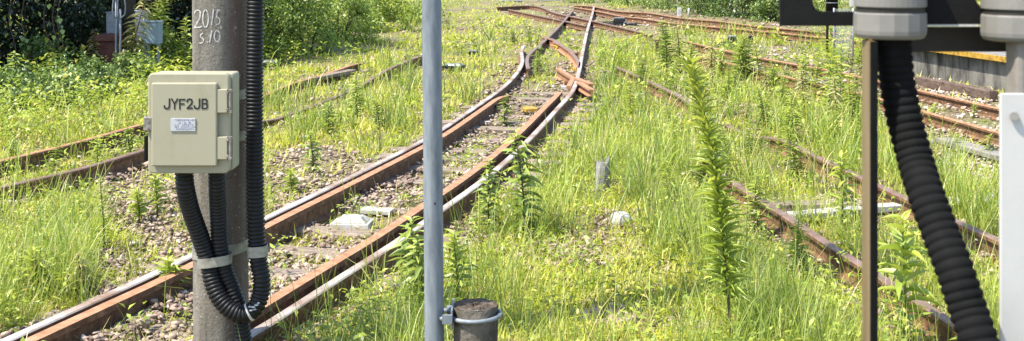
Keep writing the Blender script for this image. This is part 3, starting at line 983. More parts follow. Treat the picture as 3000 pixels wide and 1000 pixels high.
# ------------------------------------------------------------------ galvanised pipe and old stub post
GY = 3.78
tg = thing('steel_pipe_post', (PX(1096, GY), GY, -.05), 'galvanised grey steel pipe post standing in front of the middle track', 'post')
p0, p1 = P(1098, 1500, GY), P(1080, -700, GY)
MB().tube([p0.lerp(p1, k / 10) for k in range(11)], .0308, 28).build('pipe', GALV, tg, smooth=True)
MB().tube([P(1094, 512, GY - .028), P(1094, 512, GY - .0325)], .003, 8).build('rivet_hole', BLACKM, tg)
SX, SY = PX(1196, 3.80), 3.80
ztop = zb(766, 3.80)
ts = thing('stub_post', (SX, SY, -.05), 'short mossy stub post with crumbling top clamped beside the steel pipe', 'stub post')
m = MB()
n = 30
vs, fs = [], []
rings = [(-.3, .0715), (0, .0715), (.3, .0712), (.5, .071), (.7, .0708), (ztop - .05, .0705), (ztop - .032, .0715), (ztop - .028, .0675), (ztop - .008, .0725), (ztop, .0700)]
for z, r in rings:
    for k in range(n):
        a = 2 * math.pi * k / n
        j = random.uniform(-.0016, .0016) + (random.uniform(-.003, .002) if z > ztop - .04 else 0)
        vs.append((SX + (r + j) * math.cos(a), SY + (r + j) * math.sin(a), z + (random.uniform(-.004, .004) if z > ztop - .02 else 0)))
for i in range(len(rings) - 1):
    for k in range(n):
        k2 = (k + 1) % n
        fs.append((i * n + k, i * n + k2, (i + 1) * n + k2, (i + 1) * n + k))
MB().add(vs, fs).build('stub', MOSS, ts, smooth=True)
vs, fs = [], []
nr = 7
for i in range(nr):
    r = .0695 * (1 - i / (nr - 1)) + .0005
    for k in range(n):
        a = 2 * math.pi * k / n
        vs.append((SX + r * math.cos(a), SY + r * math.sin(a), ztop + random.uniform(-.007, .007) * (i > 0) - .002))
for i in range(nr - 1):
    for k in range(n):
        k2 = (k + 1) % n
        fs.append((i * n + k, i * n + k2, (i + 1) * n + k2, (i + 1) * n + k))
MB().add(vs, fs).build('broken_top', MOSSTOP, ts)
# clamp: U-bolt round the stub, bracket and nut against the pipe
zc = zb(806, 3.74)
tcl = thing('pipe_clamp', (SX - .06, SY, zc), 'galvanised U bolt clamp holding the stub post to the steel pipe', 'clamp')
pts = []
for k in range(33):
    a = R(-160 + 320 * k / 32)
    pts.append((SX + .0795 * math.cos(a) + .0, SY + .0795 * math.sin(a), zc + .002 * math.cos(a)))
xl = PX(1106, 3.72)
pts = [(xl, SY - .05, zc)] + [(pts[0][0] - .02, SY - .042, zc)] + pts + [(pts[-1][0] - .02, SY + .042, zc), (xl, SY + .05, zc)]
MB().tube(pts, .0068, 10).build('u_bolt', GALV, tcl, smooth=True)
xb = PX(1139, 3.72)
m = MB()
m.box((xb - .004, SY - .0, zc + .004), (.006, .13, .058))
m.box((xb - .018, SY - .066, zc + .004), (.032, .005, .03))
m.build('bracket', GALV, tcl, bevel=.0015)
for s in (-1, 1):
    MB().tube([(xb - .026, SY + s * .048, zc), (xb - .0075, SY + s * .048, zc)], .0145, 6).build('nut', GALV, tcl)

# ------------------------------------------------------------------ near equipment at the right
NY = 1.62
tf = thing('equipment_rack', (PX(2300, 1.66), 1.66, -.05), 'black slotted steel rack with a dark beam at the upper right, close to the camera', 'equipment rack')
yb_ = 1.655
def xz(px, py, Y=yb_): return (PX(px, Y), zb(py, Y))
m = MB()
def prect(x0, x1, y0, y1, Ya=yb_, d=.008, mi=0):
    a, b_ = xz(x0, y1, Ya), xz(x1, y0, Ya)
    m.box(((a[0] + b_[0]) / 2, Ya + d / 2, (a[1] + b_[1]) / 2), (b_[0] - a[0], d, b_[1] - a[1]), None, mi)
# plate with two rounded slots: outline minus slots, tiled from strips and corner fillets
def frame_plate():
    s0, s1 = 2045, 2162      # first slot
    t0, t1 = 2455, 2600      # second slot
    yt, yb0, yb1 = -420, 30, 66
    for a, b_, c, d in ((1963, s0, yt, yb1), (s1, t0, yt, 62), (t1, 2900, yt, 62)):
        prect(a, b_, c, d)
    prect(s0 + .2, s1 - .2, yb0, yb1); prect(t0 + .2, t1 - .2, 20, 62)
    prect(s0 + .2, s1 - .2, yt, -120); prect(t0 + .2, t1 - .2, yt, -120)
    for (cx, cy, sx, yb2) in ((s0, yb0, 1, 0), (t0, 20, 1, 0)):
        r = 26
        pts = [(cx, cy), ] + [(cx + r * (1 - math.cos(R(a))), cy - r * (1 - math.sin(R(a)))) for a in range(0, 91, 15)]
        poly = [xz(*p) for p in pts]
        m.prism(poly, yb_ + .0005, yb_ + .0075)
frame_plate()
m.build('slotted_plate', BLACKM, tf)
m = MB(); prect(2196, 2900, 68, 131, 1.70, .006); m.build('beam', DARKST, tf, bevel=.001)
m = MB(); prect(2330, 2462, 62.5, 66.5, 1.652, .02); m.build('bright_edge', WHITEP, tf)
m = MB(); prect(2139, 2151, -60, 17, 1.648, .004); prect(2151, 2170, 5, 17, 1.648, .004); m.build('white_angle', WHITEP, tf)
# frame legs, outside the picture, carry it to the ground
m = MB()
for px in (2800,):
    x = PX(px, 1.74); m.box((x, 1.74, 1.2), (.05, .05, 2.6))
m.box((PX(2550, 1.72), 1.716, zb(-250, 1.7)), (.42, .02, .05))
m.build('support_leg', DARKST, tf, bevel=.002)

def gland(pxc, rad, y_bot, label):
    Yg = 1.59
    c = Vector((PX(pxc, Yg + .045), Yg + .045, 0))
    rr_ = rad / F * (Yg + .045) * .985
    z = lambda py: zb(py, Yg)
    t = thing('cable_gland', (c.x, c.y, z(y_bot)), label, 'cable gland', 'grey cable glands on the black frame')
    m = MB()
    m.lathe((c.x, c.y, 0), [(rr_ * .80, z(y_bot)), (rr_ * .93, z(y_bot - 3)), (rr_ * .985, z(y_bot - 12)), (rr_, z(y_bot - 22)), (rr_ * .99, z(y_bot - 66)), (rr_ * .965, z(y_bot - 68))], 16, rot=R(11.25))
    m.build('lower_nut', GREYPL, t, bevel=.0015)
    MB().lathe((c.x, c.y, 0), [(rr_ * .93, z(y_bot - 68.2)), (rr_ * .93, z(y_bot - 82))], 40).build('seal_ring', DARKST, t, smooth=False)
    m = MB(); m.lathe((c.x, c.y, 0), [(rr_ * .97, z(y_bot - 82.2)), (rr_ * .985, z(y_bot - 84)), (rr_ * .985, z(y_bot - 125)), (rr_ * .9, z(y_bot - 130)), (rr_ * .9, z(y_bot - 240)), (rr_ * .4, z(y_bot - 245))], 40)
    m.build('upper_body', GREYPL, t)
    return c
gland(2239, 91, 103, 'grey cable gland from which the near black hose hangs')
gland(2566, 96, 109, 'second grey cable gland at the right edge above the white sign board')
hp = [P(2246, 80, 1.635), P(2248, 120, 1.635), P(2256, 200, 1.64), P(2275, 300, 1.63), P(2302, 400, 1.61), P(2326, 479, 1.58), P(2363, 579, 1.55), P(2401, 679, 1.52), P(2435, 779, 1.50), P(2462, 859, 1.48), P(2500, 990, 1.46), P(2520, 1200, 1.45), P(2500, 1900, 1.45), P(2480, 3000, 1.45), P(2470, 4150, 1.45)]
t = thing('corrugated_hose', hp[0], 'thick black corrugated hose hanging diagonally close to the camera at the right', 'hose')
corrugated(hp, .0246, .0122, .085, 20).build('hose', RUBBER_SHADE, t, smooth=True)
# thin tan bar
t = thing('flat_bar', (PX(2190, 1.63), 1.63, -.05), 'narrow tan flat steel bar standing upright left of the near black hose', 'bar')
xa = PX(2206, 1.60)
zt = zb(106, 1.59)
m = MB().box((xa - .0045, 1.621, (zt - .06) / 2), (.0082, .038, zt + .06))
m.build('bar', BRASS, t, bevel=.0006)
MB().box((xa - .0045, 1.5985, (zt - .06) / 2), (.0094, .006, zt + .06)).build('painted_shade_edge', RUBBER_SHADE, t, bevel=.001)  # black strip paints in the shade on the bar's front edge
# post and white panel at the edge
t = thing('concrete_post', (PX(2640, 1.62), 1.62, -.05), 'rough concrete post at the right edge behind the white sign board', 'post')
MB().box((PX(2560, 1.6) + .08, 1.622, .975), (.16, .044, 2.02)).build('shaft', PALEC, t, bevel=.006)
t = thing('sign_board', P(2580, 860, 1.53), 'plain white sign board with one screw at the right edge of the view', 'sign')
MB().prism(rrect(PX(2518, 1.52), PX(2518, 1.52) + .14, .55, zb(236, 1.52), .003), 1.52, 1.526).build('sheet', WHITEP, t, bevel=.0008)
MB().tube([P(2552, 293, 1.5195), P(2552, 293, 1.515)], .0055, 14).build('screw', GREYPL, t, smooth=False)
MB().box((PX(2518, 1.52) + .08, 1.561, 1.2), (.08, .07, .9)).build('mounting_block', DARKST, t)

# ------------------------------------------------------------------ small things on the ground
def flat(name, c, size, rz, mat, label, cat, group=None, bevel=.006, tilt=0):
    m = MB().box((0, 0, 0), size, Matrix.Rotation(tilt, 3, 'Y'))
    o = m.build(name, mat, bevel=bevel)
    o.location = c; o.rotation_euler = (0, 0, rz)
    return tag(o, label, cat, group)

# white box between the rails
c = G(878, 585, .0)
t = thing('concrete_block', c, 'white concrete block with sloping sides lying between the rails of the middle track', 'block', None, R(-6))
MB().box((0, .1, .035), (.30, .22, .05), None, 0, .96).build('base', WHITEC, t, bevel=.006, world_coords=False)
MB().box((0, .1, .08), (.25, .18, .04), None, 0, .6).build('top', WHITEC, t, bevel=.008, world_coords=False)
flat('white_slab', G(948, 531, .02), (.26, .13, .035), R(-14), WHITEC, 'flat white slab in the grass beyond the white block between the rails', 'slab')
# rock
def rock(name, c, s, mat, label):
    import bmesh
    bm = bmesh.new()
    bmesh.ops.create_icosphere(bm, subdivisions=3, radius=1)
    for v in bm.verts:
        d = v.co.copy()
        k = 1 + .09 * math.sin(2.3 * d.x + 1.3) * math.cos(2.1 * d.y + .6) + .03 * math.sin(5 * d.z + 3 * d.x + 2 * d.y)
        v.co = Vector((d.x * s[0] * k, d.y * s[1] * k, d.z * s[2] * k))
    me = bpy.data.meshes.new(name); bm.to_mesh(me); bm.free(); me.materials.append(mat)
    o = link(name, me); o.location = c
    return tag(o, label, 'rock')
rock('white_rock', G(1562, 566, .04) + Vector((0, .03, .03)), (.09, .08, .06), WHITEC, 'white rounded rock in front of the grey wooden stump')
rock('white_rock', G(1283, 530, .02), (.05, .05, .045), WHITEC, 'small white rock half hidden in grass right of the middle track')
# stump
c = G(1514, 482)
t = thing('wooden_stump', c, 'grey split wooden stump standing in the grass right of the middle track', 'stump')
n = 18
vs, fs = [], []
for i, z in enumerate((-.15, .0, .1, .2, .27)):
    for k in range(n):
        a = 2 * math.pi * k / n
        r = .064 * (1 + .10 * math.sin(3 * a + 1) + (.10 if k % 4 == 0 else 0) * -1)
        zz = z + (random.uniform(-.05, .02) + .02 * math.cos(a) if i == 4 else 0)
        vs.append((r * math.cos(a) * (1 - .12 * (i == 4)), r * .8 * math.sin(a), zz))
for i in range(4):
    for k in range(n):
        k2 = (k + 1) % n; fs.append((i * n + k, i * n + k2, (i + 1) * n + k2, (i + 1) * n + k))
fs.append(tuple(4 * n + k for k in range(n)))
o = MB().add(vs, fs).build('trunk', GWOOD, t, world_coords=False)
o.rotation_euler = (R(2), R(3), .4)
# cable trough across the right hand track
ga, gb_ = G(1985, 541, .06), G(2520, 497, .06)
t = thing('cable_trough', ga, 'white concrete cable trough crossing under the overgrown right hand track', 'cable trough')
n = 6
for k in range(n):
    a, b_ = ga.lerp(gb_, (k + .02) / n), ga.lerp(gb_, (k + .98) / n)
    d = b_ - a
    rz = math.atan2(d.y, d.x)
    wd = .13 if k < 4 else .25
    cc = (a + b_) / 2
    MB().box((0, 0, 0), (d.length, wd, .05)).build('lid', WHITEC, t, bevel=.006, world_coords=False)
    o = t.children[-1]
    o.location = cc - ga + Vector((0, 0, random.uniform(-.006, .006) - .01)); o.rotation_euler = (R(random.uniform(-2, 2)), R(random.uniform(-1, 1)), rz + R(random.uniform(-1.5, 1.5)))
flat('timber_beam', G(2050, 522, .05), (.9, .16, .08), R(1), WOOD, 'dark timber lying just behind the white cable trough', 'timber beam', bevel=.008)
d0, d1_ = G(2372, 352, .05), G(2530, 398, .05)
flat('concrete_plank', (d0 + d1_) / 2, ((d1_ - d0).length, .2, .05), math.atan2((d1_ - d0).y, (d1_ - d0).x), PALEC, 'pale concrete plank lying on the ballast near the platform track', 'plank')
# stake and plate by the far right line
c = G(1653, 130)
t = thing('rusty_stop_post', c, 'short red rusty post with a flat cap standing in the grass before the platform track', 'post')
MB().box((0, 0, .09), (.065, .065, .3)).build('post', REDRUST, t, bevel=.006, world_coords=False)
MB().box((.02, 0, .212), (.13, .11, .05)).build('cap', REDRUST, t, bevel=.006, world_coords=False)
# white distance posts at the back
t = thing('distance_marker', G(1709, 41), 'white square marker post at the back bushes, the wider of two', 'marker post')
MB().box((0, 0, .10), (.125, .10, .32)).build('body', WHITEP, t, bevel=.01, world_coords=False)
MB().box((0, 0, .272), (.105, .085, .02)).build('cap', WHITEP, t, bevel=.004, world_coords=False)
for zz in (.10, .17):
    MB().box((0, -.0515, zz), (.08, .003, .018)).build('marking', GREYINK, t, world_coords=False)
t = thing('distance_marker', G(1733, 41), 'thin white round topped marker post right of the wider marker', 'marker post')
MB().lathe((0, 0, 0), [(.038, -.1), (.038, .22), (.03, .245), (.012, .258)], 14).build('post', WHITEP, t, smooth=True, world_coords=False)
# concrete slabs of the far crossing
flat('concrete_slab', G(1287, 0, .06), (.95, 1.0, .1), R(4), WHITEC, 'pale concrete slab at the top edge where the meadow ends, the larger one', 'slab')
flat('concrete_slab', G(1395, -1, .05), (1.5, .4, .1), R(2), WHITEC, 'thin pale concrete slab at the top edge right of the larger slab', 'slab')

# point machines and beacons
def machine(px, py, w, label, rz=0.0, mat=TRACKBED, arms=True, k=1.0):
    c = G(px, py)
    t = thing('point_machine', c, label, 'point machine', None, rz)
    MB().box((0, 0, .05), (w, .22 * k, .06)).build('base_plate', mat, t, bevel=.008, world_coords=False)
    MB().box((w * .05, 0, .13 * k + .02), (w * .32, .2 * k, .12 * k), None, 0, .85).build('housing', mat, t, bevel=.015, world_coords=False)
    MB().box((w * .05, 0, .2 * k + .025), (w * .24, .16 * k, .02)).build('cover', SILVER, t, bevel=.006, world_coords=False)
    if arms:
        MB().tube([(-w * .5, -.06, .1), (-w * .1, -.06, .12)], .018, 8).build('rod', mat, t, world_coords=False)
        MB().tube([(w * .15, -.12, .06), (w * .2, -.13, .14), (w * .26, -.12, .06)], .016, 8).build('crank', SILVER, t, world_coords=False)
    return t
machine(1553, 66, 1.15, 'black point machine on a long dark plate beside the far track', R(-6))
t = machine(1838, 120, .62, 'black point machine behind the rusty platform track', R(-8), k=1.1)
MB().box((.42, 0, .12), (.10, .14, .2)).build('end_box', TRACKBED, t, bevel=.01, world_coords=False)
MB().lathe((.42, 0, .22), [(.05, 0), (.05, .03), (.02, .045)], 10).build('knob', TRACKBED, t, world_coords=False)
def beacon(px, py, w, d, h, label, rz):
    c = G(px, py)
    t = thing('track_beacon', c, label, 'track beacon', None, rz)
    MB().box((0, 0, h * .4), (w, d, h * .5)).build('casing', TRACKBED, t, bevel=.01, world_coords=False)
    MB().box((0, 0, h * .72), (w * .8, d * .7, h * .16), None, 0, .85).build('lid', SILVER, t, bevel=.006, world_coords=False)
    for s in (-1, 1):
        MB().tube([(s * w * .38, -d * .3, h * .6), (s * w * .38, -d * .3, h * .95)], .014, 8).build('bolt', SILVER, t, world_coords=False)
    return t
beacon(1141, 181, .36, .3, .17, 'grey topped black trackside unit just right of the steel pipe', R(-10))
beacon(676, 172, .34, .3, .17, 'grey topped black trackside unit beside the hose on the pole', R(-20))
beacon(1191, 140, .19, .2, .14, 'small black trackside unit in the meadow beyond the steel pipe', R(0))

# ------------------------------------------------------------------ cabinets by the dark trees
def cabinet(px0, px1, y0, y1, Y, mat, label, d=.25, legs=True, doors=1, name='equipment_cabinet', cap=True):
    x0, x1 = PX(px0, Y), PX(px1, Y)
    z0, z1 = zb(y1, Y), zb(y0, Y)
    c = Vector(((x0 + x1) / 2, Y + d / 2, 0))
    t = thing(name, (c.x, c.y, -.05), label, 'cabinet')
    w, h = x1 - x0, z1 - z0
    MB().box((c.x, c.y, (z0 + z1) / 2), (w, d, h)).build('body', mat, t, bevel=.008)
    if cap: MB().box((c.x, c.y, z1 + .008), (w + .03, d + .03, .014)).build('lid', mat, t, bevel=.003)
    MB().box((c.x, Y - .006, (z0 + z1) / 2), (w * .88, .01, h * .9)).build('door', mat, t, bevel=.003)
    MB().tube([(c.x + w * .3, Y - .02, z0 + h * .5), (c.x + w * .3, Y - .02, z0 + h * .6)], .01, 6).build('handle', SILVER, t)
    if legs and z0 > .05:
        for s in (-1, 1):
            MB().box((c.x + s * w * .35, c.y, z0 / 2 - .05), (.04, .04, z0 + .1)).build('leg', SILVER, t)
    return t
cabinet(267, 293, 33, 100, 19.9, CABG, 'small grey cabinet behind the rusty box under the trees')
cabinet(340, 361, 29, 102, 19.6, CABW, 'narrow white cabinet between the dark pole and the blue cabinet')
cabinet(362, 398, 57, 112, 19.2, CABB, 'pale blue cabinet in the weeds right of the white cabinet')
Yr = 19.3
xr0, xr1 = PX(238, Yr), PX(292, Yr)
t = thing('rusty_box', ((xr0 + xr1) / 2, Yr + .2, -.05), 'rust brown iron box standing in the shade under the trees', 'box')
xm, wr = (xr0 + xr1) / 2, xr1 - xr0
MB().box((xm, Yr + .22, .30), (wr * .95, .4, .62)).build('body', REDRUST, t, bevel=.01)
MB().box((xm, Yr + .2, .66), (wr * 1.08, .48, .10), None, 0, .93).build('lid', REDRUST, t, bevel=.012)
MB().box((xm, Yr + .005, .22), (wr * .9, .03, .015)).build('rib', ORUST, t)
# twin conduit stand with bent wires
Yc = 18.9
xp = PX(297, Yc)
t = thing('conduit_stand', (xp, Yc, -.05), 'pair of thin pale pipes with bent wires in front of the rusty box', 'conduit')
for s in (-.032, .036):
    MB().tube([(xp + s, Yc, -.1), (xp + s, Yc, 1.15 + (s < 0) * .3)], .019, 10).build('pipe', GALV, t, smooth=True)
for s, q_ in ((-.07, 1), (.11, -1), (.0, 1)):
    m = MB().tube(spline([(xp + s * .4, Yc - .02, 1.0), (xp + s, Yc - .03, 1.05), (xp + s * 1.1, Yc - .02, 1.2), (xp + s * .7, Yc, 1.5), (xp + s * .3, Yc, 2.2)], .05), .011, 6)
    m.build('bent_wire', GALV, t, smooth=True)
# dark utility pole behind
Yq = 20.6
xq = PX(323, Yq)
t = thing('utility_pole', (xq, Yq, -.05), 'thick dark utility pole behind the cabinets at upper left', 'pole')
MB().tube([(xq, Yq, -.2), (xq, Yq, 2.5), (xq + .02, Yq, 7)], [.125, .12, .10], 20).build('shaft', BARK, t, smooth=True)
MB().tube([(xq, Yq, 1.02), (xq, Yq, 1.06)], .127, 20).build('band', DARKST, t)

# black signal post and mesh fence at the upper right
Ys = 23.0
xs = PX(2093, Ys)
t = thing('signal_post', (xs, Ys, -.05), 'black post with a pale band seen through the slot of the black frame', 'post')
MB().tube([(xs, Ys, zb(48, Ys)), (xs, Ys, 3.4)], .115, 16).build('sleeve', BLACKM, t, smooth=True)
MB().tube([(xs, Ys, zb(8, Ys)), (xs, Ys, zb(6, Ys))], .118, 16).build('band', SILVER, t)
MB().tube([(xs - .09, Ys, -.1), (xs - .09, Ys, zb(48, Ys) + .1)], .028, 10).build('thin_pole', BLACKM, t, smooth=True)
t = thing('mesh_fence', (PX(2120, 22), 22, -.05), 'short grey wire mesh fence panel under the black frame', 'fence')
x0, x1, z1 = PX(2098, 22), PX(2146, 22), 1.0
for x in (x0, x1): MB().tube([(x, 22, -.1), (x, 22, z1 + .02)], .018, 8).build('post', SILVER, t, smooth=True)
m = MB()
for k in range(26):
    x = x0 + (x1 - x0) * (k + .5) / 26
    m.tube([(x, 22, .02), (x, 22, z1)], .0016, 4, caps=False)
for k in range(40):
    z = .02 + k * (z1 - .02) / 39
    m.tube([(x0, 22.007, z), (x1, 22.007, z)], .0016, 4, caps=False)
tag(m.build('wire_mesh', CABW, t), kind='stuff')

# ------------------------------------------------------------------ ground cover: density maps in survey coordinates
RA = np.concatenate(RAILS)
def to_px(x, y): return 1288 + F * x / y, -120 + F * H / y
def rail_dist(x, y):
    out = np.full(len(x), 9.0)
    for rl in RAILS:
        a, b_ = rl[:-1], rl[1:]
        d = b_ - a
        l2 = (d ** 2).sum(1) + 1e-9
        bb = (x > rl[:, 0].min() - 1) & (x < rl[:, 0].max() + 1) & (y > rl[:, 1].min() - 1) & (y < rl[:, 1].max() + 1)
        ii = np.nonzero(bb)[0]
        for c in range(0, len(ii), 20000):
            j = ii[c:c + 20000]
            t = ((x[j, None] - a[None, :, 0]) * d[None, :, 0] + (y[j, None] - a[None, :, 1]) * d[None, :, 1]) / l2
            t = np.clip(t, 0, 1)
            e = np.hypot(x[j, None] - a[None, :, 0] - t * d[None, :, 0], y[j, None] - a[None, :, 1] - t * d[None, :, 1])
            out[j] = np.minimum(out[j], e.min(1))
    return out

ATRK = [(a, b) for a, b in AL if b > 200] + [(1440, 205)] + [(a, b) for a, b in AR if b > 200][::-1]
BARE = [  # polygon, how much grass is left there
    ([(235, 450), (370, 395), (480, 430), (480, 590), (400, 620), (300, 590), (240, 540)], .10),
    ([(665, 385), (780, 370), (960, 405), (900, 445), (800, 480), (665, 530)], .12),
    ([(235, 615), (480, 590), (480, 640), (400, 680), (225, 740)], .3),
    ([(0, 640), (70, 640), (120, 700), (30, 850), (0, 850)], .3),
    ([(0, 470), (60, 500), (50, 560), (0, 580)], .3),
    ([p for p in ATRK if p[1] < 600], .22), ([p for p in ATRK if p[1] > 560], .42),
    ([(1150, 560), (1300, 590), (1480, 590), (1640, 610), (1600, 680), (1420, 670), (1250, 690), (1120, 760), (1120, 620)], .6),
    ([(1860, 105), (2060, 140), (2576, 255), (2576, 470), (2330, 440), (2320, 350), (2050, 225), (1900, 180)], .16),
    ([(1230, 160), (1330, 160), (1310, 260), (1190, 270)], .35), ([(1390, 165), (1500, 165), (1490, 235), (1400, 235)], .35),
    ([(1470, 775), (1600, 780), (1600, 840), (1480, 850)], .25),
    ([(1290, 12), (1640, 26), (1980, 60), (2120, 84), (1990, 88), (1720, 72), (1640, 92), (1560, 82), (1420, 58)], .04),
    ([(1980, 500), (2230, 495), (2240, 560), (1990, 560)], .25),
    ([(1490, 430), (1580, 420), (1580, 490), (1500, 490)], .4),
    ([(1500, 520), (1620, 520), (1600, 640), (1480, 620)], .5),
    ([(1640, 200), (1720, 190), (1900, 270), (2000, 300), (1960, 330), (1800, 280)], .5),
    ([(880, 640), (700, 690), (690, 660), (840, 590)], .4),
]
TALLP = [
    ([(1500, 150), (2150, 170), (2330, 300), (2576, 480), (2576, 960), (1900, 960), (1860, 740), (1650, 660), (1480, 600), (1480, 420)], 1.0),
    ([(-100, 440), (230, 440), (240, 780), (-100, 900)], .8),
    ([(1130, 420), (1480, 300), (1500, 640), (1150, 700)], .6),
    ([(640, 850), (1060, 640), (1060, 1000), (640, 1000)], .7),
    ([(1480, 70), (2150, 90), (2150, 180), (1500, 160)], .6), ([(1640, 110), (2200, 110), (2200, 330), (1900, 300), (1640, 200)], 1.0),
    ([(480, 300), (1060, 130), (1250, 60), (1250, 230), (1060, 330), (680, 380), (480, 380)], .45),
]
def bare_factor(px, py):
    w = np.ones(len(px))
    for poly, k in BARE:
        w = np.where(inpoly(px, py, poly), np.minimum(w, k), w)
    return w
def tall_factor(px, py):
    w = np.full(len(px), .12)
    for poly, k in TALLP:
        w = np.where(inpoly(px, py, poly), np.maximum(w, k), w)
    return w

def sample(n, y0=-25, y1=1080, x0=-400, x1=2980):
    """ground points, thinning out with distance as the eye resolves less"""
    py = rng.uniform(y0, y1, n); px = rng.uniform(x0, x1, n)
    Y = F * H / (py + 120)
    return (px - 1288) / F * Y, Y
KEEP = [(PX(1090, GY), GY, .06), (SX, SY, .12), (pc.x, PY, .2)]
def off_things(x, y):
    ok = np.ones(len(x), bool)
    for a, b_, r in KEEP: ok &= np.hypot(x - a, y - b_) > r
    # nothing grows through the platform
    rel = (x - pa.x) * nrm.x + (y - pa.y) * nrm.y
    al_ = (x - pfar.x) * dirp.x + (y - pfar.y) * dirp.y
    ok &= ~((rel > -.15) & (al_ > -.2))
    return ok

# -- ballast
import bmesh
stone_t = []
for k in range(6):
    bm = bmesh.new()
    bmesh.ops.create_icosphere(bm, subdivisions=1, radius=1)
    bm.clear()
    for q_ in range(11):
        d = Vector((random.gauss(0, 1), random.gauss(0, 1), random.gauss(0, 1))).normalized() * random.uniform(.75, 1.2)
        for ax in range(3): d[ax] = max(-.72, min(.72, d[ax])) * 1.2
        bm.verts.new(d)
    hull = bmesh.ops.convex_hull(bm, input=bm.verts)
    bmesh.ops.delete(bm, geom=[g for g in hull['geom_interior'] if isinstance(g, bmesh.types.BMVert)], context='VERTS')
    bm.verts.index_update()
    bmesh.ops.triangulate(bm, faces=bm.faces)
    bm.verts.index_update()
    V = np.array([v.co for v in bm.verts]); Lp = np.array([v.index for f in bm.faces for v in f.verts])
    stone_t.append((V, Lp, np.full(len(bm.faces), 3)))
    bm.free()
x, y = sample(110000)
px, py = to_px(x, y)
bw = bare_factor(px, py)
keep = rng.random(len(x)) < np.where(bw < .99, 1.0 - bw * .5, .13)
keep &= off_things(x, y)
x, y = x[keep], y[keep]
n = len(x)
rd = rail_dist(x, y)
keep = rd > .045
x, y, rd = x[keep], y[keep], rd[keep]; n = len(x)
sz = rng.uniform(.009, .024, n) * np.clip(y / 13, 1, 2.0) * np.where(rng.random(n) < .06, 1.5, 1)
z = ground_z(x, y) + sz * .35 + np.where(rd < .25, .03, 0) + rng.uniform(0, .03, n)
M3 = xf(rotmats(rng.uniform(0, 6.28, n), rng.uniform(-.5, .5, n), rng.uniform(-.5, .5, n)), np.stack([sz * rng.uniform(.9, 1.8, n), sz * rng.uniform(.65, 1.1, n), sz * rng.uniform(.4, .75, n)], 1), np.stack([x, y, z], 1))
pxx, pyy = to_px(x, y)
tint = np.clip(rng.normal(.46, .22, n) + np.where(inpoly(pxx, pyy, [(1860, 95), (2060, 130), (2576, 245), (2576, 500), (2330, 480), (2050, 260), (1880, 190)]), .22, 0) + .2 * (wob(x, y, 1.7) - .5), 0, 1)
sel = rng.integers(0, 6, n)
V, Lp, T, A = join([scatter(*stone_t[k], M3[sel == k], tint[sel == k]) for k in range(6)])
tag(link('ballast', np_mesh('ballast', V, Lp, T, STONE, A)), kind='stuff')

# -- blades
def blade_template(seg, bend, curl_=0.0):
    """a tapering, arching strip: width 1, height 1"""
    V = []
    for i in range(seg):
        t = i / seg
        w = .5 * (1 - .75 * t ** 1.6)
        V += [(-w, bend * t * t, t * (1 - .25 * bend * t)), (w, bend * t * t, t * (1 - .25 * bend * t))]
    V.append((0, bend, 1 - .25 * bend - curl_))
    Lq, T = [], []
    for i in range(seg - 1):
        Lq += [2 * i, 2 * i + 1, 2 * i + 3, 2 * i + 2]; T.append(4)
    Lq += [2 * seg - 2, 2 * seg - 1, 2 * seg]; T.append(3)
    return np.array(V), np.array(Lq), np.array(T)

def blades(name, x, y, h, w, tint, mat, seg, bend, lean=.35):
    n = len(x)
    parts = []
    grp = rng.integers(0, 4, n)
    yaw = rng.uniform(0, 6.28, n)
    Rm = rotmats(yaw, -np.abs(rng.normal(0, lean, n)), rng.normal(0, .15, n))
    M3 = xf(Rm, np.stack([w, h, h], 1), np.stack([x, y, ground_z(x, y) - .01], 1))
    for k in range(4):
        s_ = grp == k
        parts.append(scatter(*blade_template(seg, bend * (.3 + .45 * k), .1 * k * bend), M3[s_], tint[s_]))
    V, Lp, T, A = join(parts)
    o = link(name, np_mesh(name, V, Lp, T, mat, A))
    return tag(o, kind='stuff')

def clumped(nc, per, spread):
    cx, cy = sample(nc)
    px, py = to_px(cx, cy)
    k = rng.random(nc) < np.clip(bare_factor(px, py) + .0, 0, 1) * np.clip(-.02 + 1.4 * wob(cx, cy, 1.1), 0, 1)
    cx, cy = cx[k], cy[k]
    m_ = rng.poisson(per, len(cx)) + 2
    cid = np.repeat(np.arange(len(cx)), m_)
    sp = spread * np.clip(cy[cid] / 9, .8, 3)
    return cx[cid] + rng.normal(0, 1, len(cid)) * sp, cy[cid] + rng.normal(0, 1, len(cid)) * sp, cid, len(cx)

YEL = [(1250, 660), (1560, 640), (1700, 690), (1720, 1000), (1230, 1000)]
LUSH = [(460, 60), (640, 60), (1200, 0), (1250, 40), (900, 150), (660, 180), (480, 230)]
MEAD = [(470, 230), (900, 140), (1250, 20), (1420, 60), (1330, 130), (1300, 180), (1060, 330), (680, 390), (470, 390)]
x, y, cid, nc = clumped(40000, 13, .06)
ct = rng.normal(0, .14, nc); chh = rng.uniform(.6, 1.4, nc)
rd = rail_dist(x, y); pxe, pye = to_px(x, y)
keep = ((rd > .075) | (inpoly(pxe, pye, [(650, 330), (650, 180), (1120, 60), (1120, 200)]) & (rng.random(len(x)) < .55))) & off_things(x, y)
x, y, cid, rd = x[keep], y[keep], cid[keep], rd[keep]
px, py = to_px(x, y)
n = len(x)
inY, inL, inM, inA = inpoly(px, py, YEL), inpoly(px, py, LUSH), inpoly(px, py, MEAD), inpoly(px, py, ATRK)
h = rng.uniform(.07, .19, n) * chh[cid] * np.where(inY, .9, 1) * np.where(inM, 1.05, 1) * np.where(inA, .75, 1)
h *= np.where(rd < .42, .62, 1)
w = rng.uniform(.0055, .0105, n) * np.clip(y / 8.5, .8, 4) * np.where(inY, 1.7, 1)
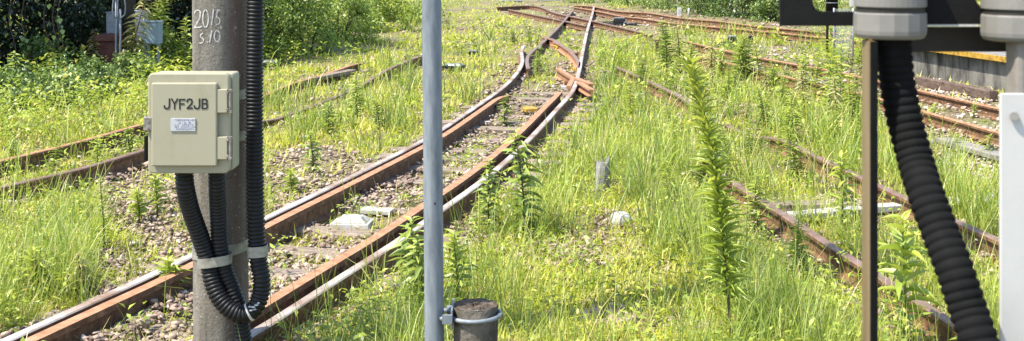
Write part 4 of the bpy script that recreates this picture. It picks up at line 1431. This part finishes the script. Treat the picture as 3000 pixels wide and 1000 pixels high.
tint = .55 + ct[cid] + rng.normal(0, .14, n) + .3 * (wob(x, y, 2.6) - .5) + np.where(inY, .26, 0) + np.where(inM, .12, 0) - np.where(inL, .16, 0)
tint = np.where(rng.random(n) < .07 + .3 * np.clip(wob(x + 3, y - 4, 1.9) - .5, 0, 1), rng.uniform(.86, 1, n), np.clip(tint, 0.02, .87))
blades('short_grass', x, y, h, w, tint, GRASS, 2, .65, .62)

# dead thatch lying between the tufts
x, y = sample(60000)
px, py = to_px(x, y)
keep = (rng.random(len(x)) < np.clip(.35 + .9 * (1 - wob(x, y, 1.1)), 0, 1) * np.clip(bare_factor(px, py) + .1, 0, 1)) & off_things(x, y) & (rail_dist(x, y) > .08)
x, y = x[keep], y[keep]
blades('dry_thatch', x, y, rng.uniform(.08, .2, len(x)), rng.uniform(.005, .009, len(x)) * np.clip(y / 9, .8, 3.5), rng.uniform(.78, 1, len(x)), GRASS, 2, .3, 1.25)

# tall thin grass
nt_ = 8200
cx, cy = sample(nt_)
px, py = to_px(cx, cy)
k = rng.random(nt_) < tall_factor(px, py) * np.maximum(bare_factor(px, py), .12) * np.clip(.3 + 1.2 * wob(cx, cy + 5, 1.6), 0, 1)
cx, cy = cx[k], cy[k]
m_ = rng.poisson(15, len(cx)) + 3
cid = np.repeat(np.arange(len(cx)), m_)
ch = rng.uniform(.55, 1.35, len(cx)); ct = rng.normal(.43, .2, len(cx))
sp = .06 * np.clip(cy[cid] / 10, .8, 2)
x = cx[cid] + rng.normal(0, 1, len(cid)) * sp; y = cy[cid] + rng.normal(0, 1, len(cid)) * sp
# keep a clear view on the running rails of the middle track
def hides(x, y, h, lines):
    """true where a stem of height h stands in front of one of the rails as seen from the platform"""
    bad = np.zeros(len(x), bool)
    for rl in lines:
        for f in (1.0, 1.04, 1.08, 1.13, 1.18, 1.24):
            xx, yy = x * f, y * f
            hz_ = H - (H - RT) / f
            d = np.min(np.hypot(xx[:, None] - rl[None, ::2, 0], yy[:, None] - rl[None, ::2, 1]), 1)
            bad |= (d < .22) & (h > hz_ * .75)
    return bad
rd = rail_dist(x, y)
h = rng.uniform(.28, .56, len(x)) * ch[cid]
pxt, pyt = to_px(x, y)
h *= np.where(inpoly(pxt, pyt, [(1640, 110), (2200, 110), (2200, 330), (1900, 300), (1640, 200)]), .72, 1)
keep = (rd > .10) & off_things(x, y)
hid = hides(x, y, h, [RAILS[0], RAILS[1], RAILS[2], RAILS[3]]) & (rng.random(len(x)) < .9)
EN = [RAILS[i][:max(4, int(len(RAILS[i]) * .42))] for i in E_IDX]
hid |= hides(x, y, h, EN + [r for i, r in enumerate(RAILS) if i > 3 and i not in E_IDX]) & (rng.random(len(x)) < np.where((y > 10.6) & (x > 1), .65, .9))
STON = [np.array([(q.x, q.y)]) for q in (G(1514, 482), G(1562, 566), G(878, 585), G(1653, 130))]
hid |= hides(x, y, h, STON) & (rng.random(len(x)) < .85)
keep &= ~hid
x, y, h, cid = x[keep], y[keep], h[keep], cid[keep]
n = len(x)
w = rng.uniform(.004, .0078, n) * np.clip(y / 8.5, .75, 3.2)
tint = ct[cid] + rng.normal(0, .13, n)
tint = np.where(rng.random(n) < .10, rng.uniform(.86, 1, n), np.clip(tint, 0, .86))
blades('tall_grass', x, y, h, w, tint, TALLG, 3, .32, .14)

# small leafy herbs between the grass
def leaf_template(fold=.18, droop=.35, seg=3):
    """leaf along +y, width 1 length 1, folded on its midrib"""
    V = []
    prof_ = [.18, 1.0, .72, 0][:seg + 1] if seg == 3 else [.15, .8, 1.0, .62, 0]
    for i, p in enumerate(prof_):
        t = i / seg
        z = -droop * t * t
        if p == 0: V.append((0, t, z))
        else: V += [(-.5 * p, t, z + fold * p * .5), (0, t, z), (.5 * p, t, z + fold * p * .5)]
    Lq, T = [], []
    for i in range(seg - 1):
        a, b_ = 3 * i, 3 * i + 3
        Lq += [a, a + 1, b_ + 1, b_, a + 1, a + 2, b_ + 2, b_ + 1]; T += [4, 4]
    a = 3 * (seg - 1)
    Lq += [a, a + 1, a + 3, a + 1, a + 2, a + 3]; T += [3, 3]
    return np.array(V), np.array(Lq), np.array(T)
LT2 = (np.array([(0, 0, 0), (-.5, .45, .08), (0, 1, -.15), (.5, .45, .08)]), np.array([0, 3, 2, 1]), np.array([4]))
HERBP = [([(460, 60), (1000, 0), (1180, 0), (900, 130), (660, 200), (470, 240), (360, 330), (0, 390), (-200, 450), (-200, 220), (200, 200)], 1.0),
         ([(-100, 470), (230, 430), (240, 780), (-100, 900)], .5), ([(640, 860), (1000, 660), (1060, 1000), (640, 1000)], .4),
         ([(240, 380), (380, 350), (370, 400), (250, 450)], .8), ([(1130, 400), (1480, 330), (1500, 680), (1130, 760)], .4), ([(1480, 120), (2200, 110), (2300, 1000), (1500, 1000)], .3), ([(1880, 90), (2180, 100), (2180, 330), (1900, 240)], .5)]
nc = 10000
cx, cy = sample(nc)
px, py = to_px(cx, cy)
w_ = np.full(nc, .10)
for poly, k in HERBP: w_ = np.where(inpoly(px, py, poly), np.maximum(w_, k), w_)
k = (rng.random(nc) < w_ * np.maximum(bare_factor(px, py), .3)) & off_things(cx, cy) & (rail_dist(cx, cy) > .14)
cx, cy, w_ = cx[k], cy[k], w_[k]
m_ = np.full(len(cx), 22)
cid = np.repeat(np.arange(len(cx)), m_)
pxh, pyh = to_px(cx, cy)
hh = rng.uniform(.08, .30, len(cx)) * np.where(inpoly(pxh, pyh, [(205, 170), (340, 170), (345, 250), (205, 260)]), .3, 1) * np.where(w_ > .9, 1.7, 1.0) * np.where(cy > 14, 1.2, 1)
tt = rng.random(len(cid))
x = cx[cid] + rng.normal(0, .05, len(cid)) * (1 + .04 * cy[cid]); y = cy[cid] + rng.normal(0, .05, len(cid)) * (1 + .04 * cy[cid])
z = ground_z(x, y) + hh[cid] * tt ** .8
ll = rng.uniform(.03, .07, len(cid)) * np.clip(cy[cid] / 11, .8, 2.6)
hd = hides(x, y, z, [RAILS[0], RAILS[1], RAILS[2], RAILS[3]])
M3 = xf(rotmats(rng.uniform(0, 6.28, len(cid)), rng.uniform(-.2, .9, len(cid)), rng.normal(0, .3, len(cid))), np.stack([ll * .42, ll, ll], 1), np.stack([x, y, z], 1))
ct = rng.normal(.5, .18, len(cx))
tint = np.clip(ct[cid] + .25 * (tt - .5) + rng.normal(0, .12, len(cid)), 0, 1)
g_ = ~hd
V, Lp, T, A = scatter(*LT2, M3[g_], tint[g_])
tag(link('leafy_ground_cover', np_mesh('leafy_ground_cover', V, Lp, T, HERB, A)), kind='stuff')

# ------------------------------------------------------------------ weeds one can count
LT = leaf_template()
def leaf_mesh(mat):
    m_ = np_mesh('leaf', LT[0], LT[1], LT[2], mat, np.full(len(LT[0]), .5), smooth=True)
    return m_
LEAFM = {}
def tinted_leaf(mat, t):
    key = (mat.name, t)
    if key not in LEAFM:
        LEAFM[key] = np_mesh('leaf', LT[0], LT[1], LT[2], mat, np.full(len(LT[0]), (t + .5) / 5), smooth=True)
    return LEAFM[key]
def weed_layout(h, nl, ll, lw, up, start=.12, lean=(0, 0), taper=.6, tipl=.35):
    """stem path and leaf transforms of an upright weed; leaves spiral up the stem"""
    path = []
    for i in range(9):
        t = i / 8
        path.append(Vector((lean[0] * t ** 1.6 + .012 * h * math.sin(5 * t + lean[0] * 9), lean[1] * t ** 1.6, h * t)))
    def at(t):
        f = t * 8; i = min(7, int(f)); return path[i].lerp(path[i + 1], f - i)
    out = []
    ang = random.uniform(0, 6.28)
    for i in range(nl):
        t = start + (1 - start) * (i + .5) / nl
        ang += 2.4 + random.uniform(-.25, .25)
        s = ll * (1 - (1 - tipl) * max(0, (t - taper) / (1 - taper))) * random.uniform(.8, 1.15) * min(1, .65 + t)
        pitch = up * (.55 + .75 * t) + random.uniform(-.18, .18)
        M = Matrix.Translation(at(t)) @ Matrix.Rotation(ang, 4, 'Z') @ Matrix.Rotation(pitch, 4, 'X') @ Matrix.Rotation(random.uniform(-.4, .4), 4, 'Y') @ Matrix.Diagonal((s * lw * random.uniform(.8, 1.2), s, s * random.uniform(.2, 2.2), 1))
        out.append((M, t))
    return path, out
KINDS = {  # leaves, leaf length, width ratio, upward pitch, stem, leaf material, taper start, tip length
    'spire': (95, .13, .21, .45, STEMG, WEEDL, .45, .3),
    'dark_spire': (100, .15, .22, .5, STEMB, WEEDM, .5, .4),
    'pale_spire': (80, .135, .2, .15, STEMB, WEEDY, .45, .3),
    'leafy': (58, .125, .36, .35, STEMB, WEEDM, .6, .5),
    'bright': (50, .12, .30, .6, STEMG, WEEDL, .7, .6),
}
PROTO = {}
def proto_meshes(kind, v):
    key = (kind, v)
    if key not in PROTO:
        nl, ll, lw, up, sm_, lm_, tp_, tl_ = KINDS[kind]
        path, lv = weed_layout(1.0, nl, ll * 1.35, lw, up, .10, (random.uniform(-.12, .12), random.uniform(-.1, .1)), tp_, tl_)
        st = MB().tube(path, [.0085 - .006 * i / 8 for i in range(9)], 6).mesh('stem', sm_, True)
        M3 = np.array([[list(r) for r in M[:3]] for M, t in lv])
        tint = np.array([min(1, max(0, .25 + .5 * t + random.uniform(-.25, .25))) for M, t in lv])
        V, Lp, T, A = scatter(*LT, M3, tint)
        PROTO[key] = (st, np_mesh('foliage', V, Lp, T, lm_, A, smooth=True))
    return PROTO[key]
def weed(name, px, py, hpx, kind, label, group=None, lean=0, single=False, wide=1.0):
    """a weed whose foot stands at px, py and whose top is hpx higher"""
    c = G(px, py, -.03)
    h = hpx / F * c.y
    t = thing(name, c, label, 'weed', group, 0 if single else random.uniform(0, 6.28))
    if single:     # big enough in the photograph to pick its leaves apart
        nl, ll, lw, up, sm_, lm_, tp_, tl_ = KINDS[kind]
        ll = ll * (.62 + .55 * min(h, .9))
        if kind == 'dark_spire': ll, nl, up, lw, lm_, tp_, tl_ = .135, 330, .85, .17, WEEDL, .3, .7
        path, lv = weed_layout(h, nl, ll * wide, lw, up, .2 if kind == 'dark_spire' else .12, (lean / F * c.y, -.05), tp_, tl_)
        MB().tube(path, [.009 - .0065 * i / 8 for i in range(9)], 8).build('stem', sm_, t, smooth=True, world_coords=False)
        for M, q_ in lv:
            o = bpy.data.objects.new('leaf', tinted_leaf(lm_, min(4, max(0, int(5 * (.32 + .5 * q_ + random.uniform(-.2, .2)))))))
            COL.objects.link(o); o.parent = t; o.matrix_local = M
    else:
        st, fo = proto_meshes(kind, random.randint(0, 2))
        for nm, me_ in (('stem', st), ('foliage', fo)):
            o = bpy.data.objects.new(nm, me_); COL.objects.link(o); o.parent = t
            k = wide / max(.25, h) ** .35 * (.9 if kind != 'bright' else .75)
            o.scale = (h * k, h * k, h)
    if not single:
        t.rotation_euler = (R(random.uniform(-9, 9)), R(random.uniform(-9, 9)), t.rotation_euler.z)
    return t

weed('tall_weed', 1850, 900, 740, 'dark_spire', 'tallest narrow leaved spike weed leaning left in the right foreground', lean=-126, single=True, wide=1.0)
weed('leafy_weed', 1318, 610, 285, 'leafy', 'tall dark broad leaved weed growing against the right rail of the middle track', lean=-20, single=True, wide=1.2)
weed('leafy_weed', 1225, 590, 190, 'leafy', 'dark weed on brown stems between the steel pipe and the tall broad leaved weed', lean=10, single=True)
weed('leafy_weed', 1036, 770, 225, 'leafy', 'dark bushy weed touching the left side of the steel pipe', lean=5, single=True, wide=1.25)
weed('leafy_weed', 1062, 790, 190, 'leafy', 'dark weed directly behind the steel pipe at its left edge', lean=-8, single=True, wide=1.1)
weed('leafy_weed', 1150, 775, 190, 'bright', 'pale green leafy weed just right of the steel pipe above the stub post', lean=-5, single=True, wide=1.2)
weed('leafy_weed', 2117, 585, 195, 'bright', 'yellow green leafy weed in front of the white cable trough', lean=-5, single=True, wide=1.3)
weed('tall_weed', 2272, 900, 360, 'bright', 'pale slender weed between the tan bar and the thick black hose', lean=-4, single=True, wide=1.35)
weed('tall_weed', 2004, 700, 155, 'spire', 'yellow spike shaped weed left of the brown rusted rail', lean=2, single=True)
weed('leafy_weed', 788, 450, 120, 'leafy', 'lone dark weed on the bare ballast right of the pole', lean=-5, single=True)
weed('leafy_weed', 733, 500, 75, 'bright', 'small bright weed on the ballast next to the hose of the pole', single=True)
weed('leafy_weed', 350, 560, 85, 'bright', 'bright green weed on the ballast left below the cream box', single=True)
weed('leafy_weed', 395, 545, 110, 'bright', 'taller yellow green weed below the left corner of the cream box', single=True)
weed('leafy_weed', 92, 770, 145, 'bright', 'bright leafy weed in the lower left grass', single=True, wide=1.2)
weed('leafy_weed', 45, 760, 120, 'bright', 'bright weed nearest the left edge of the lower left grass', single=True)
weed('tall_weed', 205, 760, 130, 'pale_spire', 'brownish stalky weed at the right end of the lower left grass', single=True)
weed('leafy_weed', 430, 760, 110, 'bright', 'broad leaved weed between the left rail and the foot of the pole', single=True, wide=1.2)
weed('leafy_weed', 260, 640, 200, 'spire', 'tall thin green stalk on the ballast left of the pole', single=True, wide=.5)
SP = [(1677, 180, 116, 'dark_spire', 'tall dark spike weed just right of the red stop post'),
      (1712, 185, 120, 'pale_spire', 'yellowish spike weed second right of the red stop post'),
      (1737, 180, 80, 'spire', 'spike weed standing at the end of the rusty platform track'),
      (1786, 193, 98, 'pale_spire', 'golden spike weed left of the black point machine behind the platform track'),
      (1817, 195, 75, 'spire', 'bright spike weed directly in front of the black point machine'),
      (1850, 195, 100, 'spire', 'tall green spike weed covering the middle of the black point machine'),
      (1862, 200, 100, 'dark_spire', 'dark spike weed at the right end of the black point machine'),
      (1884, 194, 104, 'spire', 'tallest spike weed of the row behind the platform track'),
      (1912, 215, 110, 'bright', 'bushy yellow weed right of the spike weeds'),
      (1590, 290, 80, 'bright', 'fresh bright green weed in the middle of the tall grass'),
      (1613, 225, 75, 'dark_spire', 'small dark spike weed between the crossing and the red stop post'),
      (1548, 215, 55, 'leafy', 'low dark weed right of the rail crossing'),
      (1655, 400, 75, 'bright', 'small bright weed above the grey wooden stump'),
      (1700, 540, 130, 'spire', 'green spike weed in the grass right of the stump'),
      (1760, 480, 150, 'dark_spire', 'dark weed behind the tallest leaning weed'),
      (2050, 250, 130, 'bright', 'leafy weed growing between the two platform track rails at left'),
      (2085, 270, 160, 'bright', 'tall leafy weed left of the tan bar over the platform track'),
      (2120, 300, 170, 'bright', 'tallest leafy weed next to the tan bar over the platform track'),
      (2150, 330, 130, 'spire', 'narrow weed touching the left side of the tan bar'),
      (2165, 190, 90, 'spire', 'dark spire weed under the left end of the grey cable gland'),
      (2130, 180, 70, 'pale_spire', 'brown dry weed in front of the mesh fence'),
      (2350, 310, 50, 'bright', 'small weed among the rail clips of the platform track'),
      (2450, 300, 40, 'bright', 'low weed between the platform rails near the white sign board'),
      (2490, 400, 60, 'bright', 'weed on the pale ballast left of the white sign board'),
      (2400, 380, 45, 'bright', 'small weed beside the pale concrete plank'),
      (2010, 460, 130, 'spire', 'thin weed behind the dark timber and cable trough'),
      (2340, 480, 70, 'bright', 'weed right behind the thick black hose on the ballast'),
      (1930, 330, 110, 'spire', 'narrow weed in the tall grass before the platform track'),
      (1990, 360, 120, 'spire', 'narrow weed at the far end of the right rusted rail'),
      (1905, 600, 150, 'spire', 'narrow weed left of the nearer brown rail'),
      (319, 205, 215, 'pale_spire', 'tall pale flowering weed in front of the dark utility pole'),
      (376, 190, 195, 'spire', 'tall weed standing before the blue cabinet'),
      (403, 180, 190, 'spire', 'tall weed at the right side of the blue cabinet'),
      (441, 170, 105, 'bright', 'yellow green weed between the blue cabinet and the pole'),
      (463, 185, 130, 'bright', 'leafy weed touching the left edge of the concrete pole'),
      (347, 185, 110, 'spire', 'weed partly hiding the white cabinet'),
      (236, 200, 115, 'pale_spire', 'pale yellow weed at the left side of the rusty box'),
      (205, 215, 95, 'spire', 'green weed left of the pale one beside the rusty box'),
      (130, 230, 90, 'leafy', 'weed in the shade of the trees at the far left'),
      (40, 250, 110, 'leafy', 'sunlit topped weed at the left edge under the dark trees'),
      (480, 235, 60, 'bright', 'low weed at the back edge of the cream box'),
      (130, 440, 75, 'leafy', 'weed between the two rails of the left track'),
      (30, 400, 50, 'leafy', 'small weed against the left track near the left edge'),
      (250, 430, 80, 'bright', 'leafy weed between the left track rails near the cream box'),
      (330, 400, 75, 'leafy', 'weed beside the latch of the cream box'),
      (1265, 320, 75, 'leafy', 'weed between the rails before the yellow plate'),
      (1165, 330, 40, 'bright', 'bright vine like weed over the left rail right of the steel pipe'),
      (1350, 190, 60, 'spire', 'weed between the parted rails at the crossing'),
      (900, 300, 110, 'spire', 'tall weed in the left meadow'),
      (830, 340, 80, 'leafy', 'dark weed in the left meadow behind the lone ballast weed'),
      (960, 330, 80, 'leafy', 'dark weed in the meadow left of the steel pipe'),
      (1290, 110, 40, 'leafy', 'dark weed beside the end of the left rail'),
      (1262, 118, 36, 'leafy', 'low dark weed in the meadow left of the rail end')]
for px, py, hp_, kd, lb in SP:
    weed('tall_weed' if 'spire' in kd else 'leafy_weed', px, py + 4, hp_ * 1.12, kd, lb, wide=1.45)

# ------------------------------------------------------------------ bushes, hedges and trees at the back
def leaf_cloud(n, c, rad, ls, mat, parent, name='foliage', clumps=40, floor=.02, tint0=.5, droop=.4, ratio=.55):
    """leaves in uneven clumps through an ellipsoid"""
    ph = rng.normal(0, 1, (clumps, 3)); ph /= np.linalg.norm(ph, axis=1)[:, None]
    ph *= rng.uniform(.25, 1.0, clumps)[:, None] ** .5
    cl = ph * np.array(rad)
    ci = rng.integers(0, clumps, n)
    sp = rng.uniform(.12, .3, clumps) * min(rad)
    p = cl[ci] + rng.normal(0, 1, (n, 3)) * sp[ci][:, None] + np.array(c)
    p[:, 2] = np.maximum(p[:, 2], floor + rng.uniform(0, .1, n))
    s = rng.uniform(.6, 1.3, n) * ls
    M3 = xf(rotmats(rng.uniform(0, 6.28, n), rng.normal(-droop, .5, n), rng.normal(0, .5, n)), np.stack([s * ratio, s, s], 1), p)
    ct = rng.normal(tint0, .16, clumps)
    tint = np.clip(ct[ci] + rng.normal(0, .16, n), 0, 1)
    V, Lp, T, A = scatter(*LT2, M3, tint)
    o = link(name, np_mesh(name, V, Lp, T, mat, A), parent)
    return o
def bush(x, y, rad, n, ls, mat, label, group=None, tint0=.5, name='shrub', zc=None, stems=4, ratio=.55):
    t = thing(name, (x, y, -.05), label, 'bush', group)
    z0 = zc if zc is not None else rad[2] * .75
    m_ = MB()
    for k in range(stems):
        a = random.uniform(0, 6.28)
        m_.tube([(x + .1 * math.cos(a), y + .1 * math.sin(a), -.1), (x + rad[0] * .3 * math.cos(a), y + rad[1] * .3 * math.sin(a), z0 * .6), (x + rad[0] * .6 * math.cos(a), y + rad[1] * .6 * math.sin(a), z0 * 1.25)], [.022, .016, .007], 6)
    m_.build('stem', BARK, t)
    leaf_cloud(n, (x, y, z0), rad, ls, mat, t, tint0=tint0, ratio=ratio)
    return t
def tree(x, y, h, rc, n, ls, mat, label, group):
    t = thing('tree', (x, y, -.05), label, 'tree', group)
    MB().tube([(x, y, -.2), (x + .1, y, h * .4), (x + .05, y + .1, h * .8)], [.16, .12, .05], 10).build('trunk', BARK, t, smooth=True)
    m_ = MB()
    for k in range(6):
        a = k * 1.05 + random.uniform(-.3, .3)
        zz = h * (.3 + .08 * k)
        m_.tube([(x + .08, y, zz), (x + rc * .5 * math.cos(a), y + rc * .5 * math.sin(a), zz + .5), (x + rc * .85 * math.cos(a), y + rc * .85 * math.sin(a), zz + .8)], [.06, .04, .015], 6)
    m_.build('limb', BARK, t, smooth=True)
    leaf_cloud(n, (x, y, h * .62), (rc, rc, h * .42), ls, mat, t, 'crown', clumps=60, floor=1.9)
    return t
gt = 'dark trees at the upper left'
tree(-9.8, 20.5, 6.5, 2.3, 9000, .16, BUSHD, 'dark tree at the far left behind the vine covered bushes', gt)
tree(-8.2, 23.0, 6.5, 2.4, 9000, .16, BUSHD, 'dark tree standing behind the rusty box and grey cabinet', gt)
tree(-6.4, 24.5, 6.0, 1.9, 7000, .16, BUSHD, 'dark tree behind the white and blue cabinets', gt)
tree(-9.9, 18.1, 6.2, 1.7, 9000, .16, BUSHD, 'dark tree outside the left edge throwing shade over the bushes', gt)
gb2 = 'vine covered bushes under the dark trees'
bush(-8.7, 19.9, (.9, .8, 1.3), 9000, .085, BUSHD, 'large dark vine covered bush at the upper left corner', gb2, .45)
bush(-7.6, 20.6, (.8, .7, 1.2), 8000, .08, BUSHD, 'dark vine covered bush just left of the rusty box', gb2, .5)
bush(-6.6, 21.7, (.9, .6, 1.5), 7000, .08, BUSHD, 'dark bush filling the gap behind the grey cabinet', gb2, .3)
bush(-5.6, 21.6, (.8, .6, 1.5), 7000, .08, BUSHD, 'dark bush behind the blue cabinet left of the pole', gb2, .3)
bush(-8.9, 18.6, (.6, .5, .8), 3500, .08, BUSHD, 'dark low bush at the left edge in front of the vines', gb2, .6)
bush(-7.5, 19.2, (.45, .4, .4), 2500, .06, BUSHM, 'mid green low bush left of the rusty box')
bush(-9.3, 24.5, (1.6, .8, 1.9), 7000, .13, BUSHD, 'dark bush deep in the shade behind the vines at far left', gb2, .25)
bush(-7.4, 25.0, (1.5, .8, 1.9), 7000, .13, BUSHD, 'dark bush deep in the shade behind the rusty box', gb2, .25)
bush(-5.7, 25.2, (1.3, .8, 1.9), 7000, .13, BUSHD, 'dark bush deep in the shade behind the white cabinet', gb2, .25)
# a hanging vine with large leaves that catch the sun
t = thing('climbing_vine', (-8.0, 19.0, -.05), 'climbing vine with large bright leaves in front of the dark bushes', 'vine')
for k in range(5):
    xx = PX([30, 62, 118, 140, 152][k], 19.0)
    pts = spline([(xx, 19.0 + .1 * k, -.05), (xx + .08, 18.95, .5), (xx - .05, 19, 1.0), (xx + .05, 19.1, 1.7)], .1)
    MB().tube(pts, .008, 5).build('stem', STEMB, t)
    for p in pts[3:]:
        for q_ in range(2):
            if random.random() < .55: continue
            o = bpy.data.objects.new('leaf', tinted_leaf(WEEDL, random.randint(0, 3))); COL.objects.link(o); o.parent = t
            s = random.uniform(.05, .10)
            o.matrix_local = Matrix.Translation(-t.location) @ Matrix.Translation(p + Vector((random.uniform(-.08, .08), -.05, random.uniform(-.05, .05)))) @ Matrix.Rotation(random.uniform(0, 6.28), 4, 'Z') @ Matrix.Rotation(random.uniform(-.9, -.2), 4, 'X') @ Matrix.Diagonal((s * .9, s, s, 1))
gm_ = 'green bushes along the left meadow'
for (px, py, rx, rz, n, mt, tn, lb) in (
    (700, 140, .8, .85, 5000, BUSHL, .35, 'mid green bush directly right of the hose on the pole'),
    (770, 135, .8, .75, 5000, BUSHL, .4, 'mid green bush left of the darkest hollow in the meadow edge'),
    (850, 105, .9, .8, 5000, BUSHL, .5, 'yellowish green bush in the middle of the meadow edge'),
    (940, 78, 1.1, .8, 5000, BUSHL, .6, 'bright leafy bush left of the steel pipe'),
    (1010, 55, 1.2, .7, 4500, BUSHL, .65, 'bright bush touching the steel pipe at the top edge'),
    (660, 155, .5, .9, 3500, BUSHL, .5, 'light bush behind the concrete pole'),
    (440, 160, .5, .5, 3000, BUSHL, .5, 'light green bush behind the cream box'),
    (395, 185, .55, .5, 4000, BUSHL, .6, 'light green bush below the blue cabinet'),
    (330, 215, .5, .28, 2500, BUSHM, .6, 'low bush in front of the pale pipes'),
    (210, 245, .6, .33, 3000, BUSHM, .5, 'low bush at the edge of the tree shade'),
    (90, 270, .7, .33, 3000, BUSHM, .45, 'low bush at the left edge between the shade and the left track')):
    c = G(px, py)
    bush(c.x, c.y, (rx, rx * .7, rz), n, .055 * max(1, c.y / 20), mt, lb, gm_, tn)
# hedge behind the far track
gh = 'hedge bushes behind the far track'
for (px, py, rx, rz, n, mt, tn, rt_, lb) in (
    (1510, 8, 1.6, .5, 2500, BUSHL, .5, .25, 'light reed clump at the top left end of the hedge'),
    (1600, 16, 1.6, .7, 3500, BUSHL, .55, .2, 'pale reed clump behind the far points'),
    (1680, 24, 1.4, .9, 3500, BUSHM, .6, .2, 'reed clump left of the white marker posts'),
    (1750, 34, 1.3, .9, 3500, BUSHM, .6, .3, 'green clump just behind the white marker posts'),
    (1810, 40, 1.2, 1.0, 4000, BUSHM, .35, .4, 'dark green bush right of the white marker posts'),
    (1870, 46, 1.0, 1.1, 4000, BUSHM, .5, .4, 'bush in the middle of the right hedge'),
    (1915, 50, .9, 1.1, 4000, BUSHD, .9, .55, 'dark leafy bush left of the black frame'),
    (1965, 58, .8, 1.1, 4000, BUSHM, .45, .55, 'leafy bush at the left edge of the black frame'),
    (2060, 50, 1.2, 1.0, 3500, BUSHL, .5, .3, 'light bush seen through the slot of the black frame'),
    (2130, 60, 1.2, 1.0, 3500, BUSHL, .5, .3, 'light bush right of the dark post in the slot'),
    (2480, 5, 2.0, 1.3, 3000, BUSHL, .6, .4, 'light bush seen through the right slot of the black frame')):
    c = G(px, py)
    bush(c.x, c.y + .8, (rx, .8, rz), n, .10 * max(.8, c.y / 34), mt, lb, gh, tn, ratio=rt_, zc=rz * .7)
# a belt of self-sown spikes and bushy weeds around the platform track
BELT = [(1560, 250, 55), (1640, 250, 60), (1690, 225, 70), (1725, 235, 65), (1755, 225, 75), (1765, 260, 80), (1800, 245, 80), (1830, 260, 85), (1855, 245, 75), (1890, 265, 90), (1925, 255, 90),
        (1945, 235, 95), (1965, 280, 95), (1985, 255, 100), (2005, 285, 110), (2020, 235, 95), (2030, 300, 110), (2065, 220, 100), (2075, 310, 120), (2100, 240, 100), (2105, 330, 120), (2140, 280, 120), (2165, 300, 110),
        (2160, 250, 90), (1875, 320, 80), (1810, 320, 70), (1750, 330, 70), (1680, 310, 60), (1700, 390, 80), (1780, 400, 80), (1830, 430, 90), (1890, 400, 90), (1950, 420, 95), (2030, 390, 100), (2090, 380, 100), (2150, 400, 90)]
BELT = [b for i, b in enumerate(BELT) if i % 4 != 1]
BELT.sort()
ORD = ['first', 'second', 'third', 'fourth', 'fifth', 'sixth', 'seventh', 'eighth', 'ninth', 'tenth', 'eleventh', 'twelfth', 'thirteenth', 'fourteenth', 'fifteenth', 'sixteenth', 'seventeenth', 'eighteenth', 'nineteenth', 'twentieth']
cnt = {}
WORDS = {'spire': 'slim green spike weed', 'bright': 'bushy yellow green weed', 'pale_spire': 'yellowish spike weed'}
for i, (px, py, hp_) in enumerate(BELT):
    kd = ('spire', 'pale_spire', 'spire', 'bright', 'spire', 'pale_spire')[i % 6]
    k = cnt[kd] = cnt.get(kd, -1) + 1
    weed('tall_weed' if 'spire' in kd else 'leafy_weed', px, py, hp_ * random.uniform(.85, 1.3),
         kd, ORD[k] + ' ' + WORDS[kd] + ' from the left in the overgrown belt', WORDS[kd] + 's of the overgrown belt', wide=1.25)
